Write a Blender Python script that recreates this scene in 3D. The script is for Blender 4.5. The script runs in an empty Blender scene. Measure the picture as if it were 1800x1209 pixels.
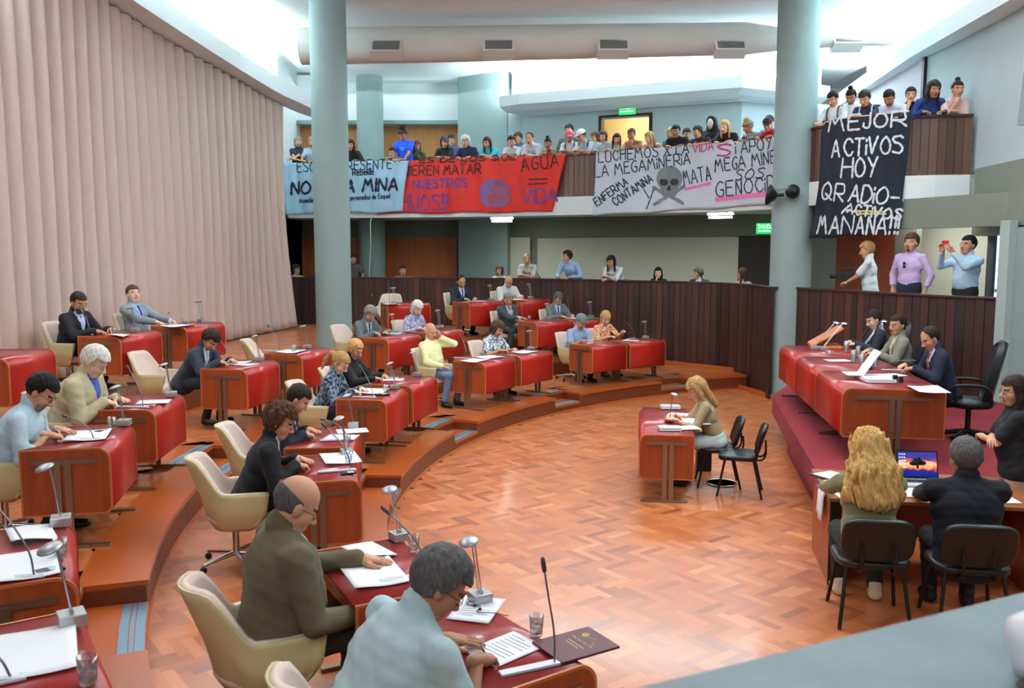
import bpy, math, random
import numpy as np
from mathutils import Vector, Matrix
random.seed(7); rng = np.random.default_rng(7)
SC = bpy.context.scene; COL = SC.collection
PI = math.pi; R = math.radians
# ------------------------------------------------------------------ camera, world, light, exposure
FPX = 1550.0; HC = 2.8; TH = math.atan((604.5-437)/FPX)
cd = bpy.data.cameras.new('camera'); cam = bpy.data.objects.new('camera', cd); COL.objects.link(cam)
cam.location = (0, 0, HC); cam.rotation_euler = (PI/2-TH, 0, 0)
cd.sensor_width = 36; cd.lens = FPX/1800*36; cd.clip_start = .05
cd.dof.use_dof = True; cd.dof.focus_distance = 9.5; cd.dof.aperture_fstop = 5.6
SC.camera = cam
SC.view_settings.view_transform = 'Standard'; SC.view_settings.look = 'None'
SC.view_settings.exposure = 0.17; SC.view_settings.gamma = 1; SC.view_settings.use_curve_mapping = False
wd = bpy.data.worlds.new('world'); SC.world = wd; wd.use_nodes = True
wd.node_tree.nodes['Background'].inputs[0].default_value = (.72, .9, 1, 1)
wd.node_tree.nodes['Background'].inputs[1].default_value = .22
def area(name, loc, rot, sx, sy, power, col=(1, 1, 1), spread=180):
    l = bpy.data.lights.new(name, 'AREA'); l.shape = 'RECTANGLE'; l.size = sx; l.size_y = sy
    l.energy = power; l.color = col; l.spread = R(spread)
    o = bpy.data.objects.new(name, l); COL.objects.link(o); o.location = loc; o.rotation_euler = rot
    return o
COOL = (.80, .95, 1.0)
area('hall_fill_light', (1.5, 9.5, 7.2), (0, 0, 0), 7, 9, 640, (.95, .98, 1))  # unseen fill added overhead to raise the general brightness
area('visitor_side_fill', (-1.0, -2.5, 6.0), (R(50), 0, 0), 8, 3, 210, (1, .98, .95))  # added soft fill from behind the camera, out of view
area('gallery_back_light', (-1.5, 23.9, 7.0), (0, 0, 0), 8, 1.5, 45, COOL)

# calibrated picture-to-place helpers: a pixel of the photograph to a point at height z, or on a vertical plan line
_c, _s = math.cos(TH), math.sin(TH)
def ray(px, py):
    x = (px-900)/FPX; v = (604.5-py)/FPX
    return np.array([x, _c+v*_s, -_s+v*_c])
def at(px, py, z):
    r = ray(px, py); return np.array([0, 0, HC])+r*((z-HC)/r[2])
def atY(px, py, Y):
    r = ray(px, py); return np.array([0, 0, HC])+r*(Y/r[1])
# ------------------------------------------------------------------ materials
def lin(c):
    return tuple(((v/255)/12.92 if v/255 <= .04045 else ((v/255+.055)/1.055)**2.4) for v in c)
MATS = {}
def mat(name, c, rough=.6, metal=0, var=0.0, vscale=8, emit=0, trans=0, coat=0, bump=0, ior=1.45, sheen=0, spec=.5, c2=None, stretch=None):
    if name in MATS: return MATS[name]
    m = bpy.data.materials.new(name); m.use_nodes = True; nt = m.node_tree; N = nt.nodes; L = nt.links
    b = N['Principled BSDF']; c = lin(c)
    b.inputs['Base Color'].default_value = (*c, 1); b.inputs['Roughness'].default_value = rough
    b.inputs['Metallic'].default_value = metal; b.inputs['IOR'].default_value = ior
    b.inputs['Transmission Weight'].default_value = trans; b.inputs['Coat Weight'].default_value = coat
    b.inputs['Sheen Weight'].default_value = sheen; b.inputs['Specular IOR Level'].default_value = spec
    if emit:
        b.inputs['Emission Color'].default_value = (*c, 1); b.inputs['Emission Strength'].default_value = emit
    if var or c2 or bump:
        tc = N.new('ShaderNodeTexCoord'); nz = N.new('ShaderNodeTexNoise'); nz.inputs['Scale'].default_value = vscale
        nz.inputs['Detail'].default_value = 4
        src = tc.outputs['Object']
        if stretch:
            mp = N.new('ShaderNodeMapping'); mp.inputs['Scale'].default_value = stretch
            L.new(src, mp.inputs['Vector']); src = mp.outputs['Vector']
        L.new(src, nz.inputs['Vector'])
        if var or c2:
            cr = N.new('ShaderNodeValToRGB'); e = cr.color_ramp.elements
            if c2:
                e[0].color = (*c, 1); e[1].color = (*lin(c2), 1); e[0].position = .44; e[1].position = .56
            else:
                e[0].color = (*[max(0, v*(1-var)) for v in c], 1); e[1].color = (*[min(1, v*(1+var)) for v in c], 1)
                e[0].position = .3; e[1].position = .7
            L.new(nz.outputs['Fac'], cr.inputs['Fac']); L.new(cr.outputs['Color'], b.inputs['Base Color'])
        if bump:
            bp = N.new('ShaderNodeBump'); bp.inputs['Strength'].default_value = bump; bp.inputs['Distance'].default_value = .01
            L.new(nz.outputs['Fac'], bp.inputs['Height']); L.new(bp.outputs['Normal'], b.inputs['Normal'])
    MATS[name] = m; return m
def attr_wood(name, dark, mid, light, rough=.3, coat=.2, grain=60):
    """wood whose tone per board comes from the mesh's colour attribute 'tone', with grain noise on top"""
    m = bpy.data.materials.new(name); m.use_nodes = True; nt = m.node_tree; N = nt.nodes; L = nt.links
    b = N['Principled BSDF']; b.inputs['Roughness'].default_value = rough; b.inputs['Coat Weight'].default_value = coat
    b.inputs['Coat Roughness'].default_value = .12
    a = N.new('ShaderNodeAttribute'); a.attribute_name = 'tone'
    tc = N.new('ShaderNodeTexCoord'); nz = N.new('ShaderNodeTexNoise'); nz.inputs['Scale'].default_value = grain; nz.inputs['Detail'].default_value = 3
    L.new(tc.outputs['Object'], nz.inputs['Vector'])
    mx = N.new('ShaderNodeMath'); mx.operation = 'MULTIPLY_ADD'; mx.inputs[1].default_value = .22
    L.new(nz.outputs['Fac'], mx.inputs[0]); L.new(a.outputs['Fac'], mx.inputs[2])
    sb = N.new('ShaderNodeMath'); sb.operation = 'SUBTRACT'; sb.inputs[1].default_value = .175; L.new(mx.outputs[0], sb.inputs[0])
    cr = N.new('ShaderNodeValToRGB'); e = cr.color_ramp.elements
    e[0].color = (*lin(dark), 1); e[1].color = (*lin(light), 1); k = e.new(.5); k.color = (*lin(mid), 1)
    L.new(sb.outputs[0], cr.inputs['Fac']); L.new(cr.outputs['Color'], b.inputs['Base Color'])
    MATS[name] = m; return m
M_floor = attr_wood('parquet', (132, 64, 34), (186, 106, 60), (214, 144, 94), .32, .2)
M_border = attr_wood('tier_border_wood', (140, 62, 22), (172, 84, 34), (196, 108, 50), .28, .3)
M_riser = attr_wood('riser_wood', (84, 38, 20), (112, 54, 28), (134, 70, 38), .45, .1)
M_board = attr_wood('dark_board_wood', (34, 14, 10), (60, 27, 19), (86, 42, 28), .5, .05, 40)
M_balc = attr_wood('balcony_board_wood', (62, 38, 30), (92, 60, 48), (116, 80, 64), .5, .05, 40)
M_lam = mat('red_laminate', (170, 30, 22), .38, var=.06, vscale=3, coat=.15)
M_lamtop = mat('red_laminate_top', (146, 38, 38), .3, var=.05, vscale=3, coat=.2)
M_end = mat('mahogany_panel', (150, 66, 30), .4, var=.22, vscale=14, stretch=(1, 1, .12))
M_edge = mat('wood_edge', (186, 104, 54), .4)
M_chrome = mat('chrome', (200, 200, 200), .22, 1)
M_bronze = mat('satin_steel_bar', (148, 128, 110), .35, .85)
M_black = mat('black_plastic', (16, 16, 18), .5)
M_leather = mat('black_leatherette', (24, 27, 31), .38)
M_paper = mat('white_paper', (236, 238, 244), .8)
M_grey = mat('light_grey_plastic', (186, 190, 200), .4)
def clear(name, tint, fac):
    m = bpy.data.materials.new(name); m.use_nodes = True; nt = m.node_tree; N = nt.nodes; L = nt.links; N.clear()
    o = N.new('ShaderNodeOutputMaterial'); mx = N.new('ShaderNodeMixShader'); t = N.new('ShaderNodeBsdfTransparent'); g = N.new('ShaderNodeBsdfGlossy'); lw = N.new('ShaderNodeLayerWeight')
    t.inputs[0].default_value = (*tint, 1); g.inputs['Roughness'].default_value = .04; lw.inputs['Blend'].default_value = fac
    L.new(lw.outputs['Facing'], mx.inputs[0]); L.new(t.outputs[0], mx.inputs[1]); L.new(g.outputs[0], mx.inputs[2]); L.new(mx.outputs[0], o.inputs[0]); return m
M_glass = clear('clear_glass', (.93, .96, .97), .32); M_water = clear('water', (.86, .93, .95), .2)
M_shell = mat('chair_shell_cream', (200, 190, 142), .5, var=.05)
M_pad = mat('chair_pad_pink', (222, 200, 188), .75, var=.05)
M_column = mat('column_paint', (136, 156, 154), .8, var=.04, vscale=2)
M_white = mat('white_paint', (226, 234, 236), .85)
M_wallgrey = mat('wall_grey_green', (122, 128, 116), .85, var=.05, vscale=2)
M_wallblue = mat('wall_pale_blue', (178, 194, 196), .85, var=.03, vscale=2)
M_wallcream = mat('wall_cream', (205, 206, 190), .85)
M_door = mat('orange_wood_door', (176, 92, 34), .5, var=.2, vscale=6, stretch=(1, 1, .1))
M_doorup = mat('tan_wood_panel', (176, 118, 62), .55, var=.15, vscale=6, stretch=(1, 1, .1))
M_darkdoor = mat('dark_door', (40, 30, 26), .6)
M_curtain = mat('curtain_cloth', (204, 183, 173), .9, var=.03, vscale=30, stretch=(1, 1, .2))
M_carpet = mat('maroon_carpet', (128, 30, 40), .95, var=.12, vscale=60, bump=.4)
M_strip = mat('metal_nosing', (120, 142, 160), .4, .5)
M_duct = mat('duct_paint', (214, 214, 208), .7, var=.03, vscale=1.5)
M_grille = mat('vent_grille', (120, 120, 118), .6)
M_ledge = mat('parapet_stone', (118, 136, 142), .6, var=.12, vscale=9)
M_gold = mat('gold_print', (205, 168, 80), .4, .6)
M_burg = mat('burgundy_leather', (84, 22, 32), .5)
# ------------------------------------------------------------------ mesh builder
def cr_smooth(pts, n=6):
    P = [np.array(p, float) for p in pts]
    if len(P) < 3: return P
    Q = [2*P[0]-P[1]]+P+[2*P[-1]-P[-2]]; out = []
    for i in range(1, len(Q)-2):
        for k in range(n):
            t = k/n
            out.append(.5*(2*Q[i]+(Q[i+1]-Q[i-1])*t+(2*Q[i-1]-5*Q[i]+4*Q[i+1]-Q[i+2])*t*t+(3*Q[i]-Q[i-1]-3*Q[i+1]+Q[i+2])*t**3))
    return out+[P[-1]]
def mesh_np(name, V, F4=None, polys=None, mi=None, smooth=True):
    me = bpy.data.meshes.new(name)
    if polys is not None: me.from_pydata([tuple(v) for v in V], [], polys)
    else:
        V = np.asarray(V, np.float32); F4 = np.asarray(F4, np.int32); n = len(F4)
        me.vertices.add(len(V)); me.vertices.foreach_set('co', V.ravel())
        me.loops.add(n*4); me.loops.foreach_set('vertex_index', F4.ravel())
        me.polygons.add(n); me.polygons.foreach_set('loop_start', np.arange(0, n*4, 4, dtype=np.int32))
        me.update(calc_edges=True)
    n = len(me.polygons)
    me.polygons.foreach_set('use_smooth', np.full(n, smooth, bool))
    if mi is not None: me.polygons.foreach_set('material_index', np.asarray(mi, np.int32))
    me.update(); return me
def link(name, me, mats, parent=None):
    for m in (mats if isinstance(mats, (list, tuple)) else [mats]): me.materials.append(m)
    o = bpy.data.objects.new(name, me); COL.objects.link(o)
    if parent is not None: o.parent = parent
    return o
class MB:
    def __init__(s): s.v = []; s.f = []; s.m = []; s.t = []; s.sm = []
    def add(s, V, F, m=0, tone=.5, smooth=False):
        b = len(s.v); s.v += [tuple(map(float, p)) for p in V]
        for f in F: s.f.append([b+i for i in f]); s.m.append(m); s.t.append(tone); s.sm.append(smooth)
    def box(s, c, size, m=0, rz=0, M=None, tone=.5):
        x, y, z = size[0]/2, size[1]/2, size[2]/2
        P = [Vector((a*x, b*y, d*z)) for d in (-1, 1) for a, b in ((-1, -1), (1, -1), (1, 1), (-1, 1))]
        Mx = M if M is not None else Matrix.Rotation(rz, 3, 'Z')
        s.add([Mx @ p+Vector(c) for p in P], [(3, 2, 1, 0), (4, 5, 6, 7), (0, 1, 5, 4), (1, 2, 6, 5), (2, 3, 7, 6), (3, 0, 4, 7)], m, tone)
    def tube(s, pts, r, n=8, m=0, cap=True):
        P = [Vector(p) for p in pts]; k = len(P); rr = r if isinstance(r, (list, tuple)) else [r]*k
        V = []; up = None
        for i in range(k):
            d = (P[min(i+1, k-1)]-P[max(i-1, 0)]).normalized()
            if up is None: up = Vector((0, 0, 1)) if abs(d.z) < .9 else Vector((1, 0, 0))
            x = d.cross(up); x = x.normalized() if x.length > 1e-6 else Vector((1, 0, 0)); up = x.cross(d).normalized()
            for j in range(n):
                a = 2*PI*j/n; V.append(P[i]+x*(math.cos(a)*rr[i])+up*(math.sin(a)*rr[i]))
        F = [(i*n+j, i*n+(j+1) % n, (i+1)*n+(j+1) % n, (i+1)*n+j) for i in range(k-1) for j in range(n)]
        s.add(V, F, m, .5, True)
        if cap: s.add(V[:n], [tuple(range(n))[::-1]], m); s.add(V[-n:], [tuple(range(n))], m)
    def lathe(s, prof, c=(0, 0, 0), n=16, m=0, sx=1, sy=1, M=None):
        V = []
        for r, z in prof:
            for j in range(n):
                a = 2*PI*j/n; p = Vector((r*sx*math.cos(a), r*sy*math.sin(a), z))
                V.append((M @ p if M is not None else p)+Vector(c))
        k = len(prof)
        s.add(V, [(i*n+j, i*n+(j+1) % n, (i+1)*n+(j+1) % n, (i+1)*n+j) for i in range(k-1) for j in range(n)], m, .5, True)
        if prof[0][0] > 1e-4: s.add(V[:n], [tuple(range(n))[::-1]], m)
        if prof[-1][0] > 1e-4: s.add(V[-n:], [tuple(range(n))], m)
    def prism(s, poly, z0, z1, m=0, tone=.5):
        n = len(poly); V = [(p[0], p[1], z0) for p in poly]+[(p[0], p[1], z1) for p in poly]
        A = sum(poly[i][0]*poly[(i+1) % n][1]-poly[(i+1) % n][0]*poly[i][1] for i in range(n))
        F = [tuple(range(n))[::-1], tuple(range(n, 2*n))]+[(i, (i+1) % n, n+(i+1) % n, n+i) for i in range(n)]
        if A < 0: F = [f[::-1] for f in F]
        s.add(V, F, m, tone)
    def extx(s, prof, x0, x1, m=0, smooth=False):
        """extrude a (y,z) outline along x"""
        n = len(prof); V = [(x0, *p) for p in prof]+[(x1, *p) for p in prof]
        A = sum(prof[i][0]*prof[(i+1) % n][1]-prof[(i+1) % n][0]*prof[i][1] for i in range(n))
        F = [tuple(range(n))[::-1], tuple(range(n, 2*n))]+[(i, (i+1) % n, n+(i+1) % n, n+i) for i in range(n)]
        if A < 0: F = [f[::-1] for f in F]
        s.add(V, F, m)
    def sweep(s, path, prof, m=0, tone=None, cap=True):
        """sweep an (offset-to-the-left, z) outline along a plan polyline"""
        P = [np.array(p[:2], float) for p in path]; k = len(P); n = len(prof); V = []
        for i in range(k):
            d0 = P[i]-P[i-1] if i else P[1]-P[0]; d1 = P[i+1]-P[i] if i < k-1 else P[-1]-P[-2]
            d0 = d0/np.hypot(*d0); d1 = d1/np.hypot(*d1); t = d0+d1; t /= np.hypot(*t)
            nl = np.array([-t[1], t[0]]); sc = 1/max(.4, t@d1)
            for o, z in prof: V.append((*(P[i]+nl*o*sc), z))
        for i in range(k-1):
            s.add([V[i*n+j] for j in range(n)]+[V[(i+1)*n+j] for j in range(n)], [(j, (j+1) % n, n+(j+1) % n, n+j) for j in range(n)], m, .5 if tone is None else tone())
        if cap: s.add(V[:n], [tuple(range(n))[::-1]], m); s.add(V[-n:], [tuple(range(n))], m)
    def build(s, name, mats, parent=None, smooth=None, tone=False, bevel=0):
        me = bpy.data.meshes.new(name); me.from_pydata(s.v, [], s.f)
        me.polygons.foreach_set('material_index', s.m)
        me.polygons.foreach_set('use_smooth', s.sm if smooth is None else [smooth]*len(s.f))
        if tone:
            at_ = me.color_attributes.new('tone', 'FLOAT_COLOR', 'CORNER'); d = []
            for f, t in zip(s.f, s.t): d += [t, t, t, 1]*len(f)
            at_.data.foreach_set('color', d)
        o = link(name, me, mats, parent)
        if bevel:
            b = o.modifiers.new('bevel', 'BEVEL'); b.width = bevel; b.segments = 2; b.limit_method = 'ANGLE'
        return o
def tag(o, label=None, cat=None, group=None, kind=None):
    for k, v in (('label', label), ('category', cat), ('group', group), ('kind', kind)):
        if v: o[k] = v
    return o
def struct(o): o['kind'] = 'structure'; return o
def empty(name, loc=(0, 0, 0), rz=0, label=None, cat=None, group=None):
    o = bpy.data.objects.new(name, None); COL.objects.link(o); o.location = loc; o.rotation_euler = (0, 0, rz); o.empty_display_size = .1
    return tag(o, label, cat, group)
def dup(src, loc, rz, label=None, group=None, rot=None):
    r = src.copy(); COL.objects.link(r); r.location = loc; r.rotation_euler = rot or (0, 0, rz)
    if label: r['label'] = label
    if group: r['group'] = group
    for ch in list(src.children):
        c = ch.copy(); COL.objects.link(c); c.parent = r
        for g in list(ch.children):
            d = g.copy(); COL.objects.link(d); d.parent = c
    return r
# ------------------------------------------------------------------ the hall: plan lines
C0 = np.array([7.59, 9.18])
def pol(r, a): return np.array([C0[0]+r*math.cos(R(a)), C0[1]+r*math.sin(R(a))])
R1, R2, R3 = 8.85, 10.63, 12.35; Z1, Z2, Z3 = .28, .57, .92
ZG, ZR, ZB, ZBR = 1.16, 2.1, 3.97, 4.97      # lower gallery floor, its rail, balcony floor, its rail
rail_px = [(505, 286), (620, 285.5), (700, 284), (800, 281), (900, 276), (990, 271.5), (1100, 265.5), (1200, 259.5), (1300, 250.5), (1365, 242.5), (1398, 236)]
BAL = [at(x, y, ZBR)[:2] for x, y in rail_px]
BALR = [at(x, y, ZBR)[:2] for x, y in ((1407, 230), (1424, 225.5), (1445, 221), (1500, 213.5), (1580, 205), (1650, 201.5), (1711, 200))]
WOOD = [at(x, y, ZR)[:2] for x, y in ((505, 486.5), (620, 487), (800, 487.7), (900, 488.4), (950, 489.2), (1050, 491), (1150, 493.2), (1260, 495.8), (1320, 499), (1357, 504))]
WOODR = [at(x, y, ZR)[:2] for x, y in ((1391, 503.5), (1396, 504), (1410, 505), (1500, 510), (1584, 515), (1680, 519.5), (1769, 523))]
CURT = cr_smooth([(-6.75, 5.5), (-6.72, 8), (-6.62, 10), (-6.47, 12), (-6.25, 14), (-6.0, 16), (-5.72, 18), (-5.45, 19.6), (-5.2, 20.5)], 8)
def rise(y): return (20.8-y)*.082
def along(path):
    P = [np.array(p[:2], float) for p in path]; L = [0]
    for a, b in zip(P, P[1:]): L.append(L[-1]+np.hypot(*(b-a)))
    return P, np.array(L)
def pt_on(path, s):
    P, L = along(path); s = min(max(s, 0), L[-1]-1e-6); i = min(int(np.searchsorted(L, s, 'right'))-1, len(P)-2)
    t = (P[i+1]-P[i])/(L[i+1]-L[i]); return P[i]+t*(s-L[i]), t
def hit(path, px):
    """where the vertical plane through picture column px meets a plan polyline"""
    k = (px-900)/FPX; best = None
    P = [np.array(p[:2], float) for p in path]
    P = [P[0]-(P[1]-P[0])*.5]+P+[P[-1]+(P[-1]-P[-2])*.5]
    for a, b in zip(P, P[1:]):
        f = lambda q: q[0]-q[1]*k
        if f(a)*f(b) <= 0 and abs(f(a)-f(b)) > 1e-9:
            t = f(a)/(f(a)-f(b)); d = b-a; return a+d*t, d/np.hypot(*d)
    return None
# ------------------------------------------------------------------ floor and tiers
def planks(name, inside, bbox, z, m=M_floor, ang=-53, L=.30, n=4):
    W = L/n; ca, sa = math.cos(R(ang)), math.sin(R(ang)); V = []; T = []
    x0, y0, x1, y1 = bbox; cx, cy = (x0+x1)/2, (y0+y1)/2; ext = math.hypot(x1-x0, y1-y0)/2/W
    K = int(ext/n)+2; I = int(ext)+2
    for j in range(-K, K+1):
        for i in range(-I, I+1):
            ox, oy = i+j*n, i-j*n
            for a, b, c, d in ((0, 0, n, 1), (n, 1-n, n+1, 1)):
                q = [((ox+a)*W, (oy+b)*W), ((ox+c)*W, (oy+b)*W), ((ox+c)*W, (oy+d)*W), ((ox+a)*W, (oy+d)*W)]
                w = [(cx+u*ca-v*sa, cy+u*sa+v*ca) for u, v in q]
                mx, my = sum(p[0] for p in w)/4, sum(p[1] for p in w)/4
                if x0 < mx < x1 and y0 < my < y1 and inside(mx, my):
                    V += [(p[0], p[1], z) for p in w]; T.append(min(1, max(0, random.gauss(.5, .15))))
    F = np.arange(len(V)).reshape(-1, 4); me = mesh_np(name, V, F, smooth=False)
    at_ = me.color_attributes.new('tone', 'FLOAT_COLOR', 'CORNER')
    at_.data.foreach_set('color', np.repeat(np.array([(t, t, t, 1) for t in T], np.float32), 4, axis=0).ravel())
    return struct(link(name, me, m))
def rad(x, y): return math.hypot(x-C0[0], y-C0[1])
NOTCH = {1: [(117.7, 122.4), (136.4, 140.8), (156.3, 161.3), (177.1, 181.6), (197.5, 202)], 2: [(135.5, 139.5), (156, 159), (176.5, 181.6), (198.8, 204.9)], 3: []}
def tier_in(x, y, t, r0, r1):
    r = rad(x, y); a = math.degrees(math.atan2(y-C0[1], x-C0[0])) % 360
    return r0+(.73 if any(u-1.2 < a < v+1.2 for u, v in NOTCH[t]) else .33) < r < r1 and a > 108
planks('floor', lambda x, y: rad(x, y) < R1+.05 or x > 2, (-2.6, .4, 7.4, 18.4), 0.0)
f = MB(); f.box((0, 12, -.06), (22, 34, .1)); struct(f.build('floor_base', M_riser))
planks('floor_tier_lower', lambda x, y: tier_in(x, y, 1, R1, R2+.22), (-3.8, 1, 6, 21), Z1+.004)
planks('floor_tier_middle', lambda x, y: tier_in(x, y, 2, R2, R3+.22), (-6, 1, 4.2, 23), Z2+.004)
planks('floor_tier_upper', lambda x, y: R3+.33 < rad(x, y) < 18, (-7.6, 6, 3, 23), Z3+.004)
def arc(r, a0, a1, st=1.5):
    n = max(2, int(abs(a1-a0)/st)+1); return [pol(r, a0+(a1-a0)*i/(n-1)) for i in range(n)]
def tier(nm, r0, r1, z0, z1, a0, a1, notches):
    cuts = [a0]; kinds = []
    for u, v in notches: cuts += [u, v]; kinds += [0, 1]
    cuts.append(a1); kinds.append(0)
    body = MB(); rim = MB()
    strips = []
    for (u, v), k in zip(zip(cuts, cuts[1:]), kinds):
        ri = r0+(.4 if k else 0)
        body.prism(arc(ri, u, v)+arc(r1, v, u), z0-.02, z1-.03, 0)
        rim.prism(arc(ri-.015, u, v)+arc(ri+.43, v, u), z1-.04, z1+.005, 0, .5)
        if k:
            zh = (z0+z1)/2
            body.prism(arc(r0, u, v)+arc(r0+.41, v, u), z0-.02, zh-.03, 0)
            rim.prism(arc(r0-.012, u, v)+arc(r0+.41, v, u), zh-.04, zh, 0, .55)
            strips += [(r0-.005, zh+.004, u+.15, v-.15), (ri-.008, z1+.009, u+.1, v-.1)]
    for i, p in enumerate(arc(r0, a0, a1)): pass
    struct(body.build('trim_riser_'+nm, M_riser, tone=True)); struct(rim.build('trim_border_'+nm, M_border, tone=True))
    sb = MB()
    for u, v in [(a0, a1)]:      # shoe moulding at the foot of the riser
        sb.prism(arc(r0-.018, u, v)+arc(r0, v, u), z0, z0+.03, 0, .8)
    struct(sb.build('baseboard_'+nm, M_border, tone=True))
    for r, z, u, v in strips:
        s = MB()
        for d0, d1 in ((0, .055), (.062, .088), (.095, .15)): s.prism(arc(r+d0, u, v)+arc(r+d1, v, u), z-.006, z+(.003 if d0 != .062 else -.001), 0)
        a = (u+v)/2
        where = min(((126, 'the cap-wearing man'), (148, 'the man in pale yellow'), (167, 'the two blonde women'), (188, 'the curly-haired man'), (206, 'the man in the brown suit')), key=lambda t: abs(t[0]-a))[1]
        strips_made.append((s, nm, z, where))
strips_made = []
tier('lower', R1, R2+.3, 0, Z1, 109, 226, NOTCH[1])
tier('middle', R2, R3+.3, Z1, Z2, 117, 224, NOTCH[2])
tier('upper', R3, 17.8, Z2, Z3, 117, 205, [])
aisle_names = {0: 0}
for s, nm, z, where in strips_made:
    o = s.build('stair_nosing', M_strip)
    half = 'half-step' if abs(((z-.004)/.14) % 2-1) < .3 else 'top step'
    tag(o, f'metal nosing strip, {half}, {nm} tier aisle by {where}', 'step edge', 'metal nosings on the aisle steps')
# ------------------------------------------------------------------ board walls with rails
def boards(path, z0, z1, bw, name, m, thick=.05, tones=(.5, .2)):
    P, L = along(path); b = MB(); n = max(1, int(round(L[-1]/bw)))
    for i in range(n):
        p, t = pt_on(path, L[-1]*i/n); q, _ = pt_on(path, L[-1]*(i+1)/n); d = (q-p)/np.hypot(*(q-p)); nl = np.array([-d[1], d[0]])
        p2, q2 = p+d*.004, q-d*.004; k = .006*(i % 2)
        b.prism([p2-nl*k, q2-nl*k, q2+nl*thick, p2+nl*thick], z0, z1, 0, min(1, max(0, random.gauss(*tones))))
    return struct(b.build(name, m, tone=True))
boards(WOOD, -.02, ZR-.03, .14, 'wall_gallery_front', M_board)
boards(WOODR, -.02, ZR-.03, .14, 'wall_gallery_right', M_board)
for nm, pth in (('trim_1', WOOD), ('trim_2', WOODR)):
    t = MB(); t.sweep(pth, [(-.03, ZR-.035), (-.03, ZR), (.12, ZR), (.12, ZR-.035)]); struct(t.build(nm, M_board, tone=True, bevel=.005))
t = MB(); t.sweep([at(1292, 681.5, 0)[:2], at(1352, 699.5, 0)[:2], at(1384, 712, 0)[:2]], [(-.03, 0), (-.03, .09), (.02, .09), (.02, 0)]); struct(t.build('baseboard_right', M_border, tone=True))
t = MB(); t.sweep([at(1150, 638, Z1)[:2], at(1290, 653.5, Z1)[:2]], [(-.03, Z1), (-.03, Z1+.09), (.02, Z1+.09), (.02, Z1)]); struct(t.build('baseboard_back', M_border, tone=True))
# lower gallery slab and balcony slab behind the fronts
def slab(path, back, z0, z1, name, m):
    P = [np.array(p[:2], float) for p in path]; Q = []
    for i, p in enumerate(P):
        t = P[min(i+1, len(P)-1)]-P[max(i-1, 0)]; t /= np.hypot(*t); Q.append(tuple(p+np.array([-t[1], t[0]])*.04))
    b = MB(); b.prism(Q+back, z0, z1); return struct(b.build(name, m))
slab(WOOD, [(5.6, 17.6), (7.4, 21.5), (5, 27), (-6.8, 27)], ZG-.2, ZG, 'floor_gallery_lower', M_wallgrey)
slab(WOODR, [(9.5, 12.2), (9.5, 18), (5.6, 18)], ZG-.2, ZG, 'floor_gallery_right', M_wallgrey)
def balcony(path, back, nm):
    boards(path, ZB+.03, ZBR-.04, .13, 'wall_balcony_'+nm, M_balc)
    t = MB(); t.sweep(path, [(-.03, ZBR-.045), (-.03, ZBR), (.13, ZBR), (.13, ZBR-.045)]); struct(t.build('trim_balcony_'+nm, M_board, tone=True, bevel=.006))
    t = MB(); t.sweep(path, [(-.02, ZB-.39), (-.02, ZB+.03), (.1, ZB+.03), (.1, ZB-.39)]); struct(t.build('trim_band_'+nm, M_white))
    slab([p+0 for p in path], back, ZB-.36, ZB-.01, 'floor_balcony_'+nm, M_white)
balcony(BAL, [(5.9, 17.2), (8, 21), (6, 27), (-7, 27)], 'back')
balcony(BALR, [(8.2, 14.6), (8.2, 18.5), (5.4, 17.0)], 'right')
# ------------------------------------------------------------------ columns
def column(x, y, z0, z1, r, nm):
    b = MB(); b.lathe([(r, z0), (r, z1)], (x, y, 0), 40); return struct(b.build(nm, M_column))
ZC = 7.42
column(-3.44, 17.0, Z3, ZC, .34, 'column_1'); column(-3.86, 24.5, ZG, ZC, .36, 'column_2'); column(5.22, 16.58, 0, ZC+.05, .375, 'column_3')
# ------------------------------------------------------------------ ceiling, coves, fascias
b = MB(); b.prism([(-5.2, 0), (-5.2, 10), (-5.24, 14), (-5.3, 17), (-5.45, 21), (-5.5, 23.4), (-5.1, 24.8), (-3.9, 25.8), (9, 25.8), (9, 20), (6.6, 18), (6.2, 4), (6.0, 0)], ZC, ZC+.3); struct(b.build('ceiling', M_white))
b = MB(); b.prism([(-9, -1), (10.5, -1), (10.5, 28), (-9, 28)], ZC+.3, ZC+.4); struct(b.build('ceiling_cove', M_white))
VAL = [tuple(p) for p in CURT]+[(-5.0, 21.2), (-4.78, 21.7)]
zt = 6.04
b = MB(); b.sweep(VAL, [(.1, zt), (-.42, zt), (-.42, zt+.34), (-.36, zt+.34), (-.36, zt+.06), (.1, zt+.06)]); b.v = [(x, y, z+rise(y)) for x, y, z in b.v]; struct(b.build('trim_valance', M_white))
b = MB(); b.sweep(CURT, [(.16, Z3), (.12, ZC+.35), (.3, ZC+.35), (.3, Z3)]); struct(b.build('wall_left', M_white))
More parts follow.
